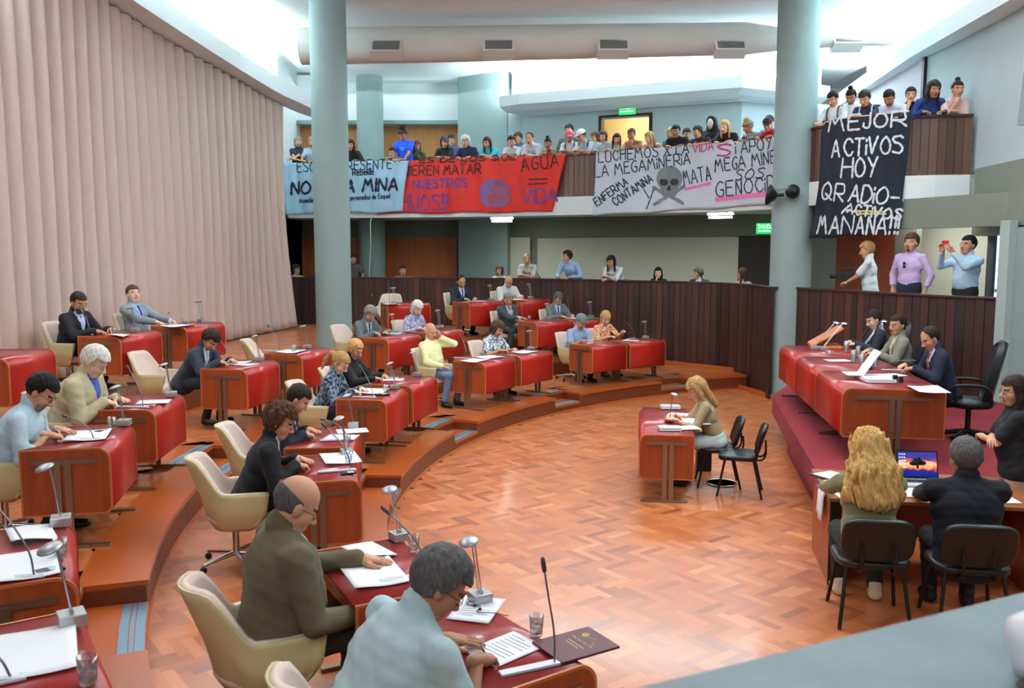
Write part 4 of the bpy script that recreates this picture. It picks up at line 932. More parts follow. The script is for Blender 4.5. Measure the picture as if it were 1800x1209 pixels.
# --- hair and headwear in head space
HAIRS = {}
def wave(P, fr, amp): return amp*(np.sin(P[..., 0]*fr+2*np.sin(P[..., 2]*fr*.31))*np.sin(P[..., 1]*fr*.9+1.7*np.sin(P[..., 0]*fr*.4))+.6*np.sin(P[..., 0]*fr*2.3+P[..., 2]*fr*.5)*np.sin(P[..., 1]*fr*2.1))
def hair_template(st, h):
    if (st, h) in HAIRS: return HAIRS[st, h]
    f = Field((-.24, -.25, -.45 if 'long' in st else -.24), (.17, .17, .25), h); P = f.grid(); x, y, z = P[..., 0], P[..., 1], P[..., 2]
    r = np.array((.0755, .097, .093)); q = P-np.array((0, -.012, .035)); a = np.linalg.norm(q/r, axis=-1); b = np.linalg.norm(q/(r*r), axis=-1); sk = a*(a-1)/np.maximum(b, 1e-6)
    T = {'short': .012, 'crop': .007, 'bald': .008, 'recede': .010, 'full': .02, 'curly': .03, 'longcurl': .03, 'long': .015, 'ponytail': .011, 'bun': .011, 'topbun': .011, 'bob': .02, 'dread': .016, 'longwavy': .022}.get(st, .012)
    top = .066-z+.25*np.maximum(0, np.abs(x)-.045)+.15*np.maximum(0, y-.05)*0
    side = np.maximum(y-(.022+.55*np.minimum(z-.04, 0)), -.092-z)
    if st == 'recede': top = np.maximum(.088-z, y-.035)
    if st == 'bald': top = np.full_like(z, 1.); side = np.maximum(np.maximum(side, z-.03+.28*y), y-.004)
    if st in ('curly', 'bob', 'longcurl', 'long', 'longwavy'): side = np.maximum(y-(.022+.25*np.minimum(z-.04, 0)), -.12-z)
    keep = np.minimum(top, side); am, fr = (.011, 95) if st in ('curly', 'longcurl') else ((.005, 70) if st == 'longwavy' else (.0025, 130))
    F = np.maximum(sk-T-wave(P, fr, am), keep-.004)
    f.F = F.astype(np.float32); k = .02; X = np.array([1., 0, 0])
    if st == 'long' or st == 'longwavy':
        f.cone((0, -.06, .03), (0, -.085, -.24), .06, .04, k, X, 1.5)
        for s in (-1, 1): f.chain([np.array((s*.068, .02, .05)), np.array((s*.082, .0, -.05)), np.array((s*.085, .03, -.2))], [.022, .024, .018], k)
    if st == 'longcurl':
        f.cone((0, -.06, .04), (0, -.1, -.12), .07, .08, k, X, 1.5); f.cone((0, -.1, -.12), (0, -.115, -.3), .08, .07, k, X, 1.95)
        for s in (-1, 1): f.chain([np.array((s*.075, -.0, .05)), np.array((s*.098, -.02, -.08)), np.array((s*.155, -.05, -.27))], [.03, .042, .046], k)
        f.F += wave(P, 80, .008).astype(np.float32)
    if st == 'bob':
        f.cone((0, -.065, .0), (0, -.07, -.09), .06, .045, k, X, 1.35)
        for s in (-1, 1): f.cone((s*.072, .012, .03), (s*.074, .008, -.085), .02, .02, k)
    if st == 'ponytail':
        f.chain([np.array((0, -.1, .05)), np.array((0, -.15, .02)), np.array((0, -.155, -.08)), np.array((0, -.14, -.2))], [.025, .028, .03, .012], k)
        for s in (-1, 1): f.cone((s*.07, .015, .04), (s*.074, -.02, -.04), .014, .012, k)
    if st == 'bun': f.ell((0, -.115, .05), (.045, .04, .04), k)
    if st == 'topbun': f.ell((0, -.03, .155), (.04, .04, .036), .01)
    if st == 'dread':
        for i in range(16):
            t = 2*PI*i/16+.2; u = np.array((math.cos(t)*.05, -.03+math.sin(t)*.05, .12)); f.chain([u, u*[1.3, 1.3, 1]+[0, -.01, .045], u*[1.9, 1.7, 1]+[.01*math.sin(i*2), -.015, .05+.03*math.sin(i*3.1)]], [.012, .011, .008], .004)
    if st == 'cap':
        f.F = np.maximum(sk-.024, .05-z-.1*np.minimum(0, y)).astype(np.float32); f.cone((-.03, .07, .058), (.03, .07, .058), .011, .011, .01); f.ell((0, .105, .056), (.068, .062, .008), .006)
    if st == 'beret': f.F = np.maximum(sk-.028, .055-z).astype(np.float32); f.ell((0, .075, .06), (.075, .04, .01), .01)
    if st == 'hat':
        f.F = np.maximum(sk-.024, .045-z).astype(np.float32); f.ell((0, -.01, .05), (.13, .145, .009), .012); f.cone((0, -.012, .07), (0, -.012, .135), .084, .068, .02)
    if st == 'hood':
        f.F = np.maximum(sk-.03, np.maximum(y-.05, -.13-z)).astype(np.float32); f.cone((0, -.03, -.08), (0, -.03, -.2), .1, .13, .04, X, 1.3); f.ell((0, .09, -.01), (.06, .07, .1), 0, sub=True)
    if st == 'beard':
        f.F[:] = 9; f.ell((0, .032, -.04), (.067, .066, .088), .0); f.cone((-.02, .06, -.1), (.02, .06, -.1), .024, .024, .02)
        f.F = np.maximum(f.F, np.maximum(np.maximum(z+.035-.3*np.maximum(0, .04-y), .0-y), -np.hypot(x*1.1, (z+.063)*1.7)*(y > .05)+.024*(y > .05))).astype(np.float32)
    if st == 'goatee': f.F[:] = 9; f.cone((-.012, .075, -.09), (.012, .075, -.09), .018, .018, .01); f.cone((-.018, .088, -.049), (.018, .088, -.049), .006, .006, .004)
    if st == 'moustache': f.F[:] = 9; f.cone((-.022, .086, -.05), (.022, .086, -.05), .0085, .0085, .004)
    if st == 'skullmask':
        f.F[:] = 9; f.ell((0, .035, -.005), (.068, .072, .105), 0); f.F = np.maximum(f.F, .035-y).astype(np.float32)
        for s in (-1, 1): f.ell((s*.026, .105, .01), (.017, .028, .016), 0, sub=True)
        f.ell((0, .115, -.025), (.008, .02, .013), 0, sub=True)
        for i in range(-3, 4): f.cone((i*.009, .105, -.05), (i*.009, .09, -.078), .0022, .0022, 0, sub=True)
    HAIRS[st, h] = f.mesh(); return HAIRS[st, h]
# --- assembling one person
SKIN = {'l': (218, 168, 140), 'm': (196, 142, 112), 'd': (164, 112, 84), 'p': (228, 184, 160)}
HAIRC = {'black': (24, 20, 20), 'dark': (44, 32, 26), 'brown': (78, 52, 36), 'grey': (128, 126, 122), 'white': (214, 210, 202), 'blonde': (190, 152, 92), 'salt': (84, 82, 82), 'fair': (168, 132, 84)}
def cloth(c, pat=None):
    nm = 'cloth_%d_%d_%d' % tuple(c)+('_pattern' if pat else '')
    return mat(nm, c, .85, var=0 if pat else .08, vscale=28 if pat else 12, bump=.12, c2=pat)
def ik(S, W, L1, L2, pole):
    d = W-S; D = min(np.linalg.norm(d), (L1+L2)*.998); u = nrm(d); a = (L1*L1-L2*L2+D*D)/(2*D); hh = math.sqrt(max(0, L1*L1-a*a))
    p = np.asarray(pole, float); p = nrm(p-u*(p@u)); return S+u*a+p*hh, S+u*D
def basis(y, up):
    y = nrm(y); x = nrm(np.cross(y, up)); return np.stack([x, y, np.cross(x, y)], 1)
def person(loc, yaw, label, pose='sit', lean=14, side=0, head=(0, 20), rh=None, lh=None, rpose='relax', lpose='relax', rdir=None, ldir=None, rup=(0, 0, 1), lup=(0, 0, 1), rpole=(.6, -.25, -1), lpole=(-.6, -.25, -1),
           sex='m', skin='m', hair=('short', 'dark'), top=('shirt', (150, 160, 170)), pat=None, shirt=None, tie=None, legs=(40, 42, 50), shoes=(24, 22, 22), beard=None, glasses=False, hat=None, scale=1.0, bulk=1.0, lod=1, group=None, build_legs=True, turn=0, strap=None, tprint=None, dry=False):
    hb = (.0135, .019, .026)[lod]; hh = (.0045, .0065, .0095)[lod]; hx = (.0045, .0065, .0085)[lod]; s = scale
    fem = sex == 'f'; X = np.array([1., 0, 0])
    pz = .555 if pose == 'sit' else .93; P0 = np.array([0, 0, pz])*[1, 1, 1 if pose == 'sit' else s]
    la = R(lean); tw = R(turn); sd = R(side)
    u = nrm([math.sin(sd), math.sin(la), math.cos(la)]); x_ = nrm(np.array([math.cos(tw), math.sin(tw), 0])); x_ = nrm(x_-u*(u@x_)); v = np.cross(u, x_)
    T = lambda x, y, z: P0+(x_*x+v*y+u*z)*s
    nb = T(0, -.005, .5); sw = (.194 if not fem else .17)*(.5+.5*bulk)
    Sh = {1: T(sw, 0, .418), -1: T(-sw, 0, .418)}
    hy, hp = head; Rh = np.array(Matrix.Rotation(R(hy)+tw, 3, 'Z') @ Matrix.Rotation(-R(hp)-0*la, 3, 'X'))
    neck_up = nrm(u*.75+np.array([0, 0, .5])); hc = nb+neck_up*.07*s+Rh@np.array([0, .02, .065])*s; hs = (s if s > .9 else (s+1)/2*.97)*1.09
    if dry: return hc
    L1, L2 = .285*s, .255*s; tg = {1: rh, -1: lh}; arm = {}; hdir = {1: rdir, -1: ldir}; hup = {1: rup, -1: lup}
    for k in (1, -1):
        w = tg[k]
        if isinstance(w, str):
            off, dd = {'chin': ((k*.045, .1, -.215), (-k*.25, .0, 1)), 'mouth': ((k*.04, .135, -.2), (-k*.2, -.12, 1)), 'temple': ((k*.17, .05, -.09), (-k*.55, .12, .8)), 'pray': ((k*.03, .15, -.2), (0, -.1, 1))}[w]
            w = hc+Rh@np.array(off)*s; hdir[k] = dd; hup[k] = (k*.6, .8, .1) if w is not None else (0, 0, 1)
        if w is None: w = Sh[k]+np.array([k*.07, .03, -.5*s]) if pose == 'stand' else np.array([k*.13, .3, pz+.1])
        E, W = ik(Sh[k], np.asarray(w, float), L1, L2, rpole if k == 1 else lpole); arm[k] = (E, W)
    hip = {k: P0+np.array([k*.09*s, 0, -.02]) for k in (1, -1)}
    if pose == 'sit': knee = {k: hip[k]+np.array([k*.05, .42*s, -.01]) for k in (1, -1)}; ank = {k: np.array([k*.13, .42*s-.03-.06*(k > 0), .085]) for k in (1, -1)}
    else: knee = {k: np.array([k*.1*s, .015, .5*s]) for k in (1, -1)}; ank = {k: np.array([k*.11*s, -.02+.03*k, .085*s]) for k in (1, -1)}
    pts = np.array([P0, nb, hc]+[Sh[k] for k in Sh]+[q for k in arm for q in arm[k]]+[knee[k] for k in knee]+[ank[k] for k in ank]); lo0, hi0 = pts.min(0)-.2, pts.max(0)+.2; lo0[2] = max(lo0[2], -.01)
    B = bulk
    def torso(f, g, upper=True, low=True):
        e = x_; r = lambda q: (q*B+g)*s
        lg = .014 if (low == 2) else 0
        if low: f.cone(T(0, -.01, -.03-lg*3), T(0, 0, .12), r(.112+lg), r(.102+lg*.6), .04, e, 1.4 if not fem else 1.5)
        f.cone(T(0, .005, .1), T(0, .0, .33), r(.103 if not fem else .09), r(.112 if not fem else .1), .04, e, 1.46); f.cone(T(0, .0, .3), T(0, -.01, .425), r(.108 if not fem else .096), r(.066), .04, e, 1.62)
        if B > 1.02: f.ell(T(0, .05*B, .15), np.array([.13, .1, .13])*B*s+g, .06)
        if fem:
            for k in (-1, 1): f.ell(T(k*.068, .085, .29), np.array([.06, .055, .06])*s+g, .03)
        for k in (1, -1): f.cone(nb-u*.03*s, Sh[k], (.036+g)*s, (.043+g)*s, .035)
    def armf(f, g, k, t=2.0, flare=0):
        E, W = arm[k]
        if t >= 1: f.cone(Sh[k], E, (.053*(.6+.4*B)+g)*s, (.041+g)*s, .03)
        else: f.cone(Sh[k], Sh[k]+(E-Sh[k])*t, (.053*(.6+.4*B)+g)*s, (.047+g+flare)*s, .03)
        if t > 1: f.cone(E, E+(W-E)*(t-1), (.041+g)*s, ((.041-.013*(t-1))+g+flare)*s, .02)
    def legf(f, g, k):
        f.cone(hip[k], knee[k], (.088+g)*s, (.058+g)*s, .04); f.cone(knee[k], ank[k]+[0, 0, .03], (.056+g)*s, (.04+g*1.6)*s, .02)
    kind, tc = top; t_end = {'tee': .72, 'polo': .72, 'shirt': 1.97, 'rolled': 1.35, 'jacket': 1.93, 'sweater': 1.95, 'tank': 0}[kind]
    # body: one continuous skin surface
    f = Field(lo0, hi0, hb*1.25 if kind in ('jacket', 'shirt', 'sweater') else hb); torso(f, -.012 if kind != 'tank' else 0.0)
    for k in (1, -1):
        armf(f, -.003, k)
        if build_legs: legf(f, -.012, k)
    f.cone(nb-u*.03*s, hc+Rh@np.array([0, -.02, -.075])*hs, (.052 if not fem else .045)*s, (.05 if not fem else .043)*s, .03)
    Vs, Qs, Ms = [], [], []; n0 = 0
    def addp(V, Q, m):
        nonlocal n0; Vs.append(V); Qs.append(Q+n0); Ms.append(m); n0 += len(V)
    V, Q = f.mesh(); addp(V, Q, np.zeros(len(Q), int))
    V, Q, m = head_template('f' if fem else ('k' if s < .93 else 'm'), hh); addp((V*hs)@Rh.T+hc, Q, m)
    for k, ps, dr, up in ((1, rpose, hdir[1], hup[1]), (-1, lpose, hdir[-1], hup[-1])):
        E, W = arm[k]; V, Q = hand_template(ps, hx); Vh = V*[k, 1, 1]*s*(1.0 if not fem else .92); Qh = Q if k == 1 else Q[:, ::-1]
        d = nrm(np.asarray(dr, float)) if dr is not None else nrm(W-E); addp(Vh@basis(d, np.asarray(up, float)).T+W, Qh, np.zeros(len(Q), int))
    hcol = HAIRC[hair[1]] if hair else HAIRC['dark']; sk = SKIN[skin]
    me = mesh_np('person', np.concatenate(Vs), np.concatenate(Qs), mi=np.concatenate(Ms))
    o = link('person', me, [mat('skin_'+skin, sk, .55, var=.05, vscale=30), mat('lips_'+skin, tuple(int(a*b_) for a, b_ in zip(sk, (.85, .62, .62))), .5), mat('eye_white', (226, 222, 216), .3), mat('iris', (44, 30, 22), .25), mat('brow_'+hair[1], tuple(int(q*.8) for q in hcol), .8)])
    o.location = loc; o.rotation_euler = (0, 0, yaw); tag(o, label, 'person', group); HAND[label] = tuple(arm[1][1])
    def garment(name, fld, m, extra=None):
        V, Q = fld.mesh()
        if len(Q) == 0: return None
        return link(name, mesh_np(name, V, Q), m, o)
    def fold(f, amp):
        G = f.grid(); f.F += (amp*(np.sin(G[..., 2]*46+5*np.sin(G[..., 0]*9)+3*np.sin(G[..., 1]*11))*np.sin(G[..., 0]*21+G[..., 1]*17)+.5*np.sin(G[..., 2]*90+G[..., 1]*40))).astype(np.float32)
    nd = nrm(hc+Rh@np.array([0, -.02, -.075])*hs-nb); nf = nrm(np.cross(nd, x_)); nf = nf if nf@v > 0 else -nf
    def collar(f, g, r_=.06, back=False, lift=.05):
        c = nb+nd*lift*s
        ring = [c+(x_*math.cos(a)*r_+nf*(math.sin(a)*r_*1.02)+nd*(-.026*max(0, math.sin(a))+.012*max(0, -math.sin(a))))*s for a in np.linspace(0, 2*PI, 17)]
        for i_, (a, b_) in enumerate(zip(ring, ring[1:])):
            if not back or 7 <= i_ <= 16 or i_ < 1: f.cone(a-nd*.02*s, b_+nd*.006*s, g*s, g*s*.7, .008)
    up_lo = np.array(lo0); up_lo[2] = max(up_lo[2], P0[2]-.2*s)
    g0 = {'jacket': .02, 'sweater': .014}.get(kind, .009)
    def upper(g, t, nm, m, vcut=False, coll=.0, hem=-.03, fl=.006):
        f = Field(up_lo, hi0, hb); torso(f, g, low=2 if hem < -.05 else True)
        for k in (1, -1):
            if t > 0: armf(f, g, k, t, fl if t < 1 else .003)
        f.cone(nb-u*.04*s, nb+nd*.05*s, (.058+g*.7)*s, (.054+g*.7)*s, .03)
        fold(f, .003)
        G = f.grid(); rel = (G-P0)/s; w = rel@u; xx = rel@x_; yy = rel@v
        # neck opening
        if not vcut and kind != 'jacket':
            rn = .062 if kind in ('tee', 'tank') else .05; f.F = np.maximum(f.F, (rn*s-np.linalg.norm(G-nb-(nd*.088+nf*.022)*s, axis=-1)).astype(np.float32))
        if coll: collar(f, coll)
        if vcut: collar(f, .017, .066, True, .042)
        if vcut: f.F = np.maximum(f.F, -np.maximum(np.maximum(np.abs(xx)-np.clip((w-.2)*.27, 0, .075), .02-yy), -(w-.19)).astype(np.float32)*s)
        if t == 0:
            f.F = np.maximum(f.F, np.where(np.abs(np.abs(xx)-.085) < .02, w-.47, w-.36+.0*xx).astype(np.float32)*s)
        f.F = np.maximum(f.F, (hem-w).astype(np.float32)*s)
        return garment(nm, f, m)
    if kind == 'jacket':
        sc = shirt or (214, 222, 236)
        upper(.008, 1.985, 'dress_shirt', cloth(sc), coll=.012)
        upper(g0, t_end, 'jacket', cloth(tc, pat), vcut=True, coll=0, hem=-.2)
        if tie:
            bot = T(0, .1, .0); f = Field(np.minimum(nb, bot)-.16, np.maximum(nb, bot)+.16, .008)
            pp = [T(0, .072, .455), T(0, .118, .36), T(0, .126*B, .27), T(0, .124*B, .16)]; f.chain(pp, [.011*s, .009*s, .012*s, .013*s], .004, e=x_, w=2.2)
            f.ell(T(0, .07, .455), np.array([.02, .016, .018])*s, .004); garment('necktie', f, cloth(tie))
    else:
        upper(g0, t_end, {'tee': 'tshirt', 'polo': 'polo_shirt', 'shirt': 'shirt', 'rolled': 'shirt', 'sweater': 'sweater', 'tank': 'tank_top'}[kind], cloth(tc, pat), hem=.0 if kind in ('shirt', 'rolled') else (-.14 if pose == 'stand' else -.08), coll=.012 if kind in ('shirt', 'rolled', 'polo') else (.009 if kind == 'sweater' else 0), fl=.012)
    if build_legs:
        f = Field([lo0[0], lo0[1], .03], [hi0[0], hi0[1], P0[2]+.14*s], hb*1.15)
        f.cone(T(0, -.01, -.03), T(0, 0, .13), (.122*B)*s, (.115*B)*s, .04, x_, 1.42 if not fem else 1.5); GG = f.grid(); f.F = np.maximum(f.F, (((GG-P0)/s)@u-.075).astype(np.float32)*s)
        for k in (1, -1): legf(f, .008, k)
        fold(f, .003); garment('trousers', f, cloth(legs))
        for k in (1, -1):
            a = ank[k]; f = Field(a+[-.09, -.14, -.1], a+[.09, .24, .08], .012)
            f.cone(a+[0, -.03, -.045], a+[k*.015, .13, -.055], .042*s, .034*s, .03, X, 1.1); f.cone(a+[0, -.02, -.03], a+[0, -.02, .03], .046*s, .046*s, .02)
            G = f.grid(); f.F = np.maximum(f.F, (.004-G[..., 2]).astype(np.float32)); garment('shoe', f, mat('shoe_%d' % shoes[0], shoes, .4))
    place_h = lambda V: (V*hs)@Rh.T+hc
    for st, cn, nm in ((hair[0], hair[1], 'hood' if hair[0] == 'hood' else 'hair'), (beard[0] if beard else None, beard[1] if beard else None, 'beard'), (hat[0] if hat else None, None, {'hat': 'sun_hat', 'hood': 'hood', 'skullmask': 'skull_mask'}.get(hat[0] if hat else '', 'cap'))):
        if st and st != 'none':
            V, Q = hair_template(st, hh*1.15 if nm != 'beard' else hh)
            if len(Q): link(nm, mesh_np(nm, place_h(V), Q), mat('hair_'+cn, HAIRC[cn], .65, var=.35, vscale=75, stretch=(1, 1, .25), bump=.5, spec=.22) if cn else cloth(hat[1]), o)
    if glasses:
        b = MB()
        for k in (-1, 1):
            c = [place_h(np.array([k*.032+.021*math.cos(a), .094, .002+.016*math.sin(a)])) for a in np.linspace(0, 2*PI, 13)]; b.tube(c, .0016, 5); b.tube([place_h(np.array(q)) for q in ((k*.053, .092, .006), (k*.078, .04, .008), (k*.08, -.01, .004))], .0016, 5)
        b.tube([place_h(np.array(q)) for q in ((-.011, .096, .006), (.011, .096, .006))], .0016, 5); b.build('eyeglasses', M_black, o)
    if tprint:
        b = MB(); Mx = Matrix(np.stack([x_, v, u], 1).tolist()); yy = .132 if not fem else .15
        for i in range(5): b.box(T((i-2)*.026, yy-.0009*(i-2)**2*4, .335), (.019, .006, .034 if i % 2 else .028), M=Mx)
        b.box(T(0, yy+.002, .29), (.07, .006, .018), M=Mx); b.build('shirt_print', cloth(tprint), o)
    if strap:
        for k in (-1, 1):
            b = MB(); b.tube(cr_smooth([T(k*.11, -.14, .3), T(k*.11, -.09, .45), T(k*.11, .03, .485), T(k*.115, .115, .4), T(k*.12, .135, .28), T(k*.14, .1, .16)], 5), .014*s, 6); b.build('backpack_strap', cloth(strap), o)
    return o, arm, T, hc, Rh
# ------------------------------------------------------------------ who sits and stands where
def px_of(P):
    d = np.asarray(P, float)-[0, 0, HC]; dep = d[1]*_c-d[2]*_s; return 900+FPX*d[0]/dep, 604.5-FPX*(d[1]*_s+d[2]*_c)/dep
DEBUG = []
def slide(o, hc, px, axis):
    """move a figure along its seat or rail line until its head lines up with the photograph's sight line"""
    yaw = o.rotation_euler.z; ca, sa = math.cos(yaw), math.sin(yaw); L = np.array(o.location); h = L+[hc[0]*ca-hc[1]*sa, hc[0]*sa+hc[1]*ca, hc[2]]
    lo, hi = -1.6, 1.6; f = lambda t: px_of(h+np.array([*axis, 0])*t)[0]-px
    if f(lo)*f(hi) > 0: return 0
    for _ in range(40):
        m = (lo+hi)/2
        if f(lo)*f(m) <= 0: hi = m
        else: lo = m
    o.location = Vector(L+np.array([*axis, 0])*lo); return lo
def desk_xy(key, P):
    p, rz, tz = FRAME[key]; d = np.array(P[:2])-p; ca, sa = math.cos(rz), math.sin(rz); return d[0]*ca+d[1]*sa, -d[0]*sa+d[1]*ca
def seat(key, label, px, back=.27, chair_back=.0, yaw=0, hx0=0, sp=5.0, free=False, **kw):
    kw.setdefault("scale", 1.0)
    """find where on the seat side of the desk this figure's head meets the photograph's sight line, then build it there"""
    p, rz, tz = FRAME[key]; hc = person((0, 0, 0), 0, '', dry=True, **kw); Mz = np.array(Matrix.Rotation(rz+R(yaw), 3, 'Z')); half = .31
    def res(q):
        a = on(key, q[0], -half-q[1]); h = np.array([a[0], a[1], tz+.004])+Mz@hc; u = px_of(h)
        return np.array([(u[0]-px[0])/1.0, (u[1]-px[1])/sp, (q[0]-hx0)/.12, (q[1]-back)/.16])
    q = np.array([hx0, back], float)
    for _ in range(12):
        r = res(q); J = np.array([(res(q+np.eye(2)[i]*1e-3)-r)/1e-3 for i in range(2)]).T; q = q-np.linalg.lstsq(J, r, rcond=None)[0]
    q[1] = max(.2, q[1]); a = on(key, q[0], -half-q[1]); b = q[1]
    for k in ('rh', 'lh'):
        if isinstance(kw.get(k), tuple) and kw[k][2] > .7 and not free: kw[k] = (kw[k][0], kw[k][1]+min(b-.27, .13), kw[k][2])
    o, arm, T, hc, Rh = person((a[0], a[1], tz+.004), rz+R(yaw), label, group='deputies at their desks', **kw)
    h = np.array(o.location)+Mz@hc; u = px_of(h); DEBUG.append((label[:40], np.round(q, 2), px, tuple(int(v) for v in u)))
    a = on(key, q[0], -half-b-chair_back)
    place(CHAIR, (a[0], a[1], tz+.004), rz+R(yaw), f'cream swivel armchair with pink pads under {DK[key][2]}', 'cream deputies armchairs', 'chair')
    return o
WR = dict(rh=(.13, .40, .815), lh=(-.16, .40, .80), rpose='pen', lpose='flat', ldir=(.55, .8, -.05), rdir=(-.35, .9, -.25))
RD = dict(rh=(.15, .38, .80), lh=(-.15, .38, .80), rpose='relax', lpose='relax', rdir=(-.5, .8, -.1), ldir=(.5, .8, -.1))
seat('D1', 'grey-haired person in a pale blue short-sleeved shirt writing, seen from behind', (770, 1028), .23, lean=30, head=(-18, 42), hair=('full', 'salt'), top=('polo', (166, 188, 194)), legs=(70, 76, 90), bulk=1.35, scale=1.08, lod=0, skin='d', glasses=True, **WR)
seat('D2', 'bald grey-haired person with a moustache in a brown suit reading', (520, 890), .42, lean=6, head=(-4, 34), hair=('bald', 'salt'), top=('jacket', (94, 84, 62)), shirt=(190, 208, 204), legs=(58, 52, 44), bulk=1.35, scale=1.08, lod=0, glasses=True, beard=('moustache', 'grey'), rh=(.2, .34, .66), lh=(-.2, .46, .80), lpose='flat', ldir=(.3, .9, -.1), chair_back=.1)
seat('D3', 'curly-haired person in a black jacket and glasses writing', (492, 742), .25, lean=22, head=(-6, 26), hair=('curly', 'brown'), top=('jacket', (17, 17, 21)), shirt=(200, 214, 216), legs=(24, 24, 28), lod=0, glasses=True, **WR, chair_back=.12)
seat('D4', 'dark-haired person in a dark suit and blue tie looking down beside the curly-haired man', (530, 702), .25, lean=24, head=(0, 40), hair=('short', 'dark'), top=('jacket', (26, 30, 44)), shirt=(206, 214, 230), tie=(36, 54, 130), legs=(26, 28, 38), lod=1, **WR, chair_back=.12)
seat('D5', 'fair ponytailed person in a dark blue floral jacket writing', (598, 645), .25, sex='f', skin='p', lean=20, head=(-8, 38), hair=('ponytail', 'fair'), top=('shirt', (26, 38, 58)), pat=(122, 142, 160), legs=(30, 36, 56), lod=1, glasses=True, **WR, chair_back=.1)
seat('D6', 'blonde person in a black sweater and glasses with folded hands', (624, 617), .27, sex='f', skin='m', lean=14, head=(-10, 26), hair=('short', 'blonde'), top=('sweater', (26, 25, 28)), legs=(24, 24, 28), lod=1, glasses=True, **RD)
seat('D7', 'balding person in a pale yellow sweater leaning back with a hand at the head', (757, 586), .62, hx0=.42, lean=-6, head=(-14, 8), hair=('bald', 'white'), top=('sweater', (232, 236, 176)), legs=(104, 128, 166), bulk=1.12, lod=1, glasses=True, lh='temple', rh=(.16, .3, .66), lpole=(-.7, .5, -.8), chair_back=.02)
seat('D8', 'short-haired person in a white and blue patterned top reading', (874, 586), .25, sex='f', lean=20, head=(10, 34), hair=('bob', 'brown'), top=('tee', (232, 234, 236)), pat=(86, 98, 124), legs=(34, 34, 40), lod=1, rh=(.2, .36, .8), lh=(-.1, .42, .8), rdir=(-.7, .6, 0), ldir=(.6, .7, 0))
seat('D9', 'bearded person in a grey flat cap and light blue shirt reading', (1021, 570), .25, lean=22, head=(-4, 34), hair=('short', 'grey'), hat=('beret', (104, 118, 118)), beard=('beard', 'grey'), top=('polo', (150, 172, 208)), legs=(40, 42, 52), lod=1, rh=(.16, .40, .8), lh=(-.12, .40, .8), rdir=(-.8, .5, 0), ldir=(.8, .5, 0))
seat('D10', 'blonde person in an orange patterned blouse holding a sheet of paper', (1064, 568), .25, sex='f', skin='p', lean=18, head=(-20, 32), hair=('bob', 'blonde'), top=('shirt', (206, 112, 66)), pat=(236, 204, 168), legs=(40, 36, 40), lod=1, rh=(.18, .38, .8), lh=(-.16, .40, .88))
seat('D13', 'dark-haired grey-bearded person in a pale blue striped shirt writing', (72, 692), .25, lean=26, head=(-4, 42), hair=('short', 'black'), beard=('beard', 'grey'), top=('rolled', (176, 200, 214)), legs=(50, 54, 66), bulk=1.2, scale=1.04, lod=0, glasses=True, **WR)
seat('D14', 'white-haired person in a beige suit with a dark red tie writing', (166, 652), .25, lean=24, head=(-6, 34), hair=('full', 'white'), top=('jacket', (178, 168, 138)), shirt=(58, 90, 176), tie=(96, 22, 46), legs=(150, 140, 116), bulk=1.3, scale=1.08, lod=0, skin='p', glasses=True, **WR)
seat('D15', 'wavy-haired person in a dark navy suit bent low over papers', (369, 602), .23, lean=32, head=(-8, 50), hair=('full', 'dark'), top=('jacket', (42, 50, 66)), shirt=(214, 220, 232), tie=(160, 184, 214), legs=(30, 36, 50), lod=1, chair_back=.42, **WR)
seat('D17', 'grey-haired person in a grey suit reading right of the front column', (650, 560), .25, lean=24, head=(-12, 40), hair=('full', 'grey'), top=('jacket', (92, 100, 106)), shirt=(186, 204, 228), tie=(40, 66, 96), legs=(60, 64, 70), lod=1, chair_back=.2, **WR)
seat('D18', 'white-haired person in a lilac patterned blouse looking down', (733, 552), .25, sex='f', skin='p', lean=18, head=(-10, 34), hair=('bob', 'white'), top=('shirt', (196, 194, 212)), pat=(124, 126, 172), legs=(50, 50, 60), lod=1, **RD)
seat('D19', 'grey-haired person in a dark grey suit with a hand on the chin', (893, 534), .27, lean=12, head=(-24, 18), hair=('full', 'grey'), top=('jacket', (64, 74, 78)), shirt=(196, 208, 224), tie=(30, 34, 46), legs=(50, 56, 60), lod=1, lh='chin', rh=(.0, .4, .8), glasses=True)
seat('D20', 'grey-haired person in a grey suit and blue striped tie reading', (981, 527), .25, lean=16, head=(0, 32), hair=('full', 'salt'), top=('jacket', (104, 112, 112)), shirt=(200, 212, 232), tie=(40, 62, 130), legs=(70, 74, 76), lod=1, glasses=True, **RD)
seat('D21', 'bearded person in a black suit and glasses in front of the curtain', (138, 540), .25, lean=14, head=(-14, 22), hair=('short', 'dark'), beard=('beard', 'salt'), top=('jacket', (18, 18, 23)), shirt=(190, 200, 230), tie=(110, 130, 180), legs=(22, 22, 26), bulk=1.12, lod=1, glasses=True, **RD)
seat('D22', 'brown-haired person in a light grey suit looking up beside the curtain', (234, 531), .30, lean=-4, head=(-24, -10), hair=('short', 'brown'), top=('jacket', (136, 148, 156)), shirt=(160, 190, 226), tie=(36, 58, 140), legs=(90, 98, 106), lod=1, skin='p', rh=(.16, .34, .8), lh=(-.16, .34, .8))
seat('D24', 'balding dark-suited person with a blue tie in the top row', (811, 499), .25, lean=14, head=(-18, 26), hair=('recede', 'dark'), top=('jacket', (28, 34, 50)), shirt=(206, 212, 232), tie=(56, 50, 140), legs=(26, 30, 40), lod=1, **RD)
seat('D25', 'bald person in a white jacket reading in the top row', (894, 500), .25, lean=20, head=(-16, 40), hair=('bald', 'grey'), top=('jacket', (222, 222, 208)), shirt=(186, 204, 230), legs=(80, 84, 92), lod=1, bulk=1.1, **RD)
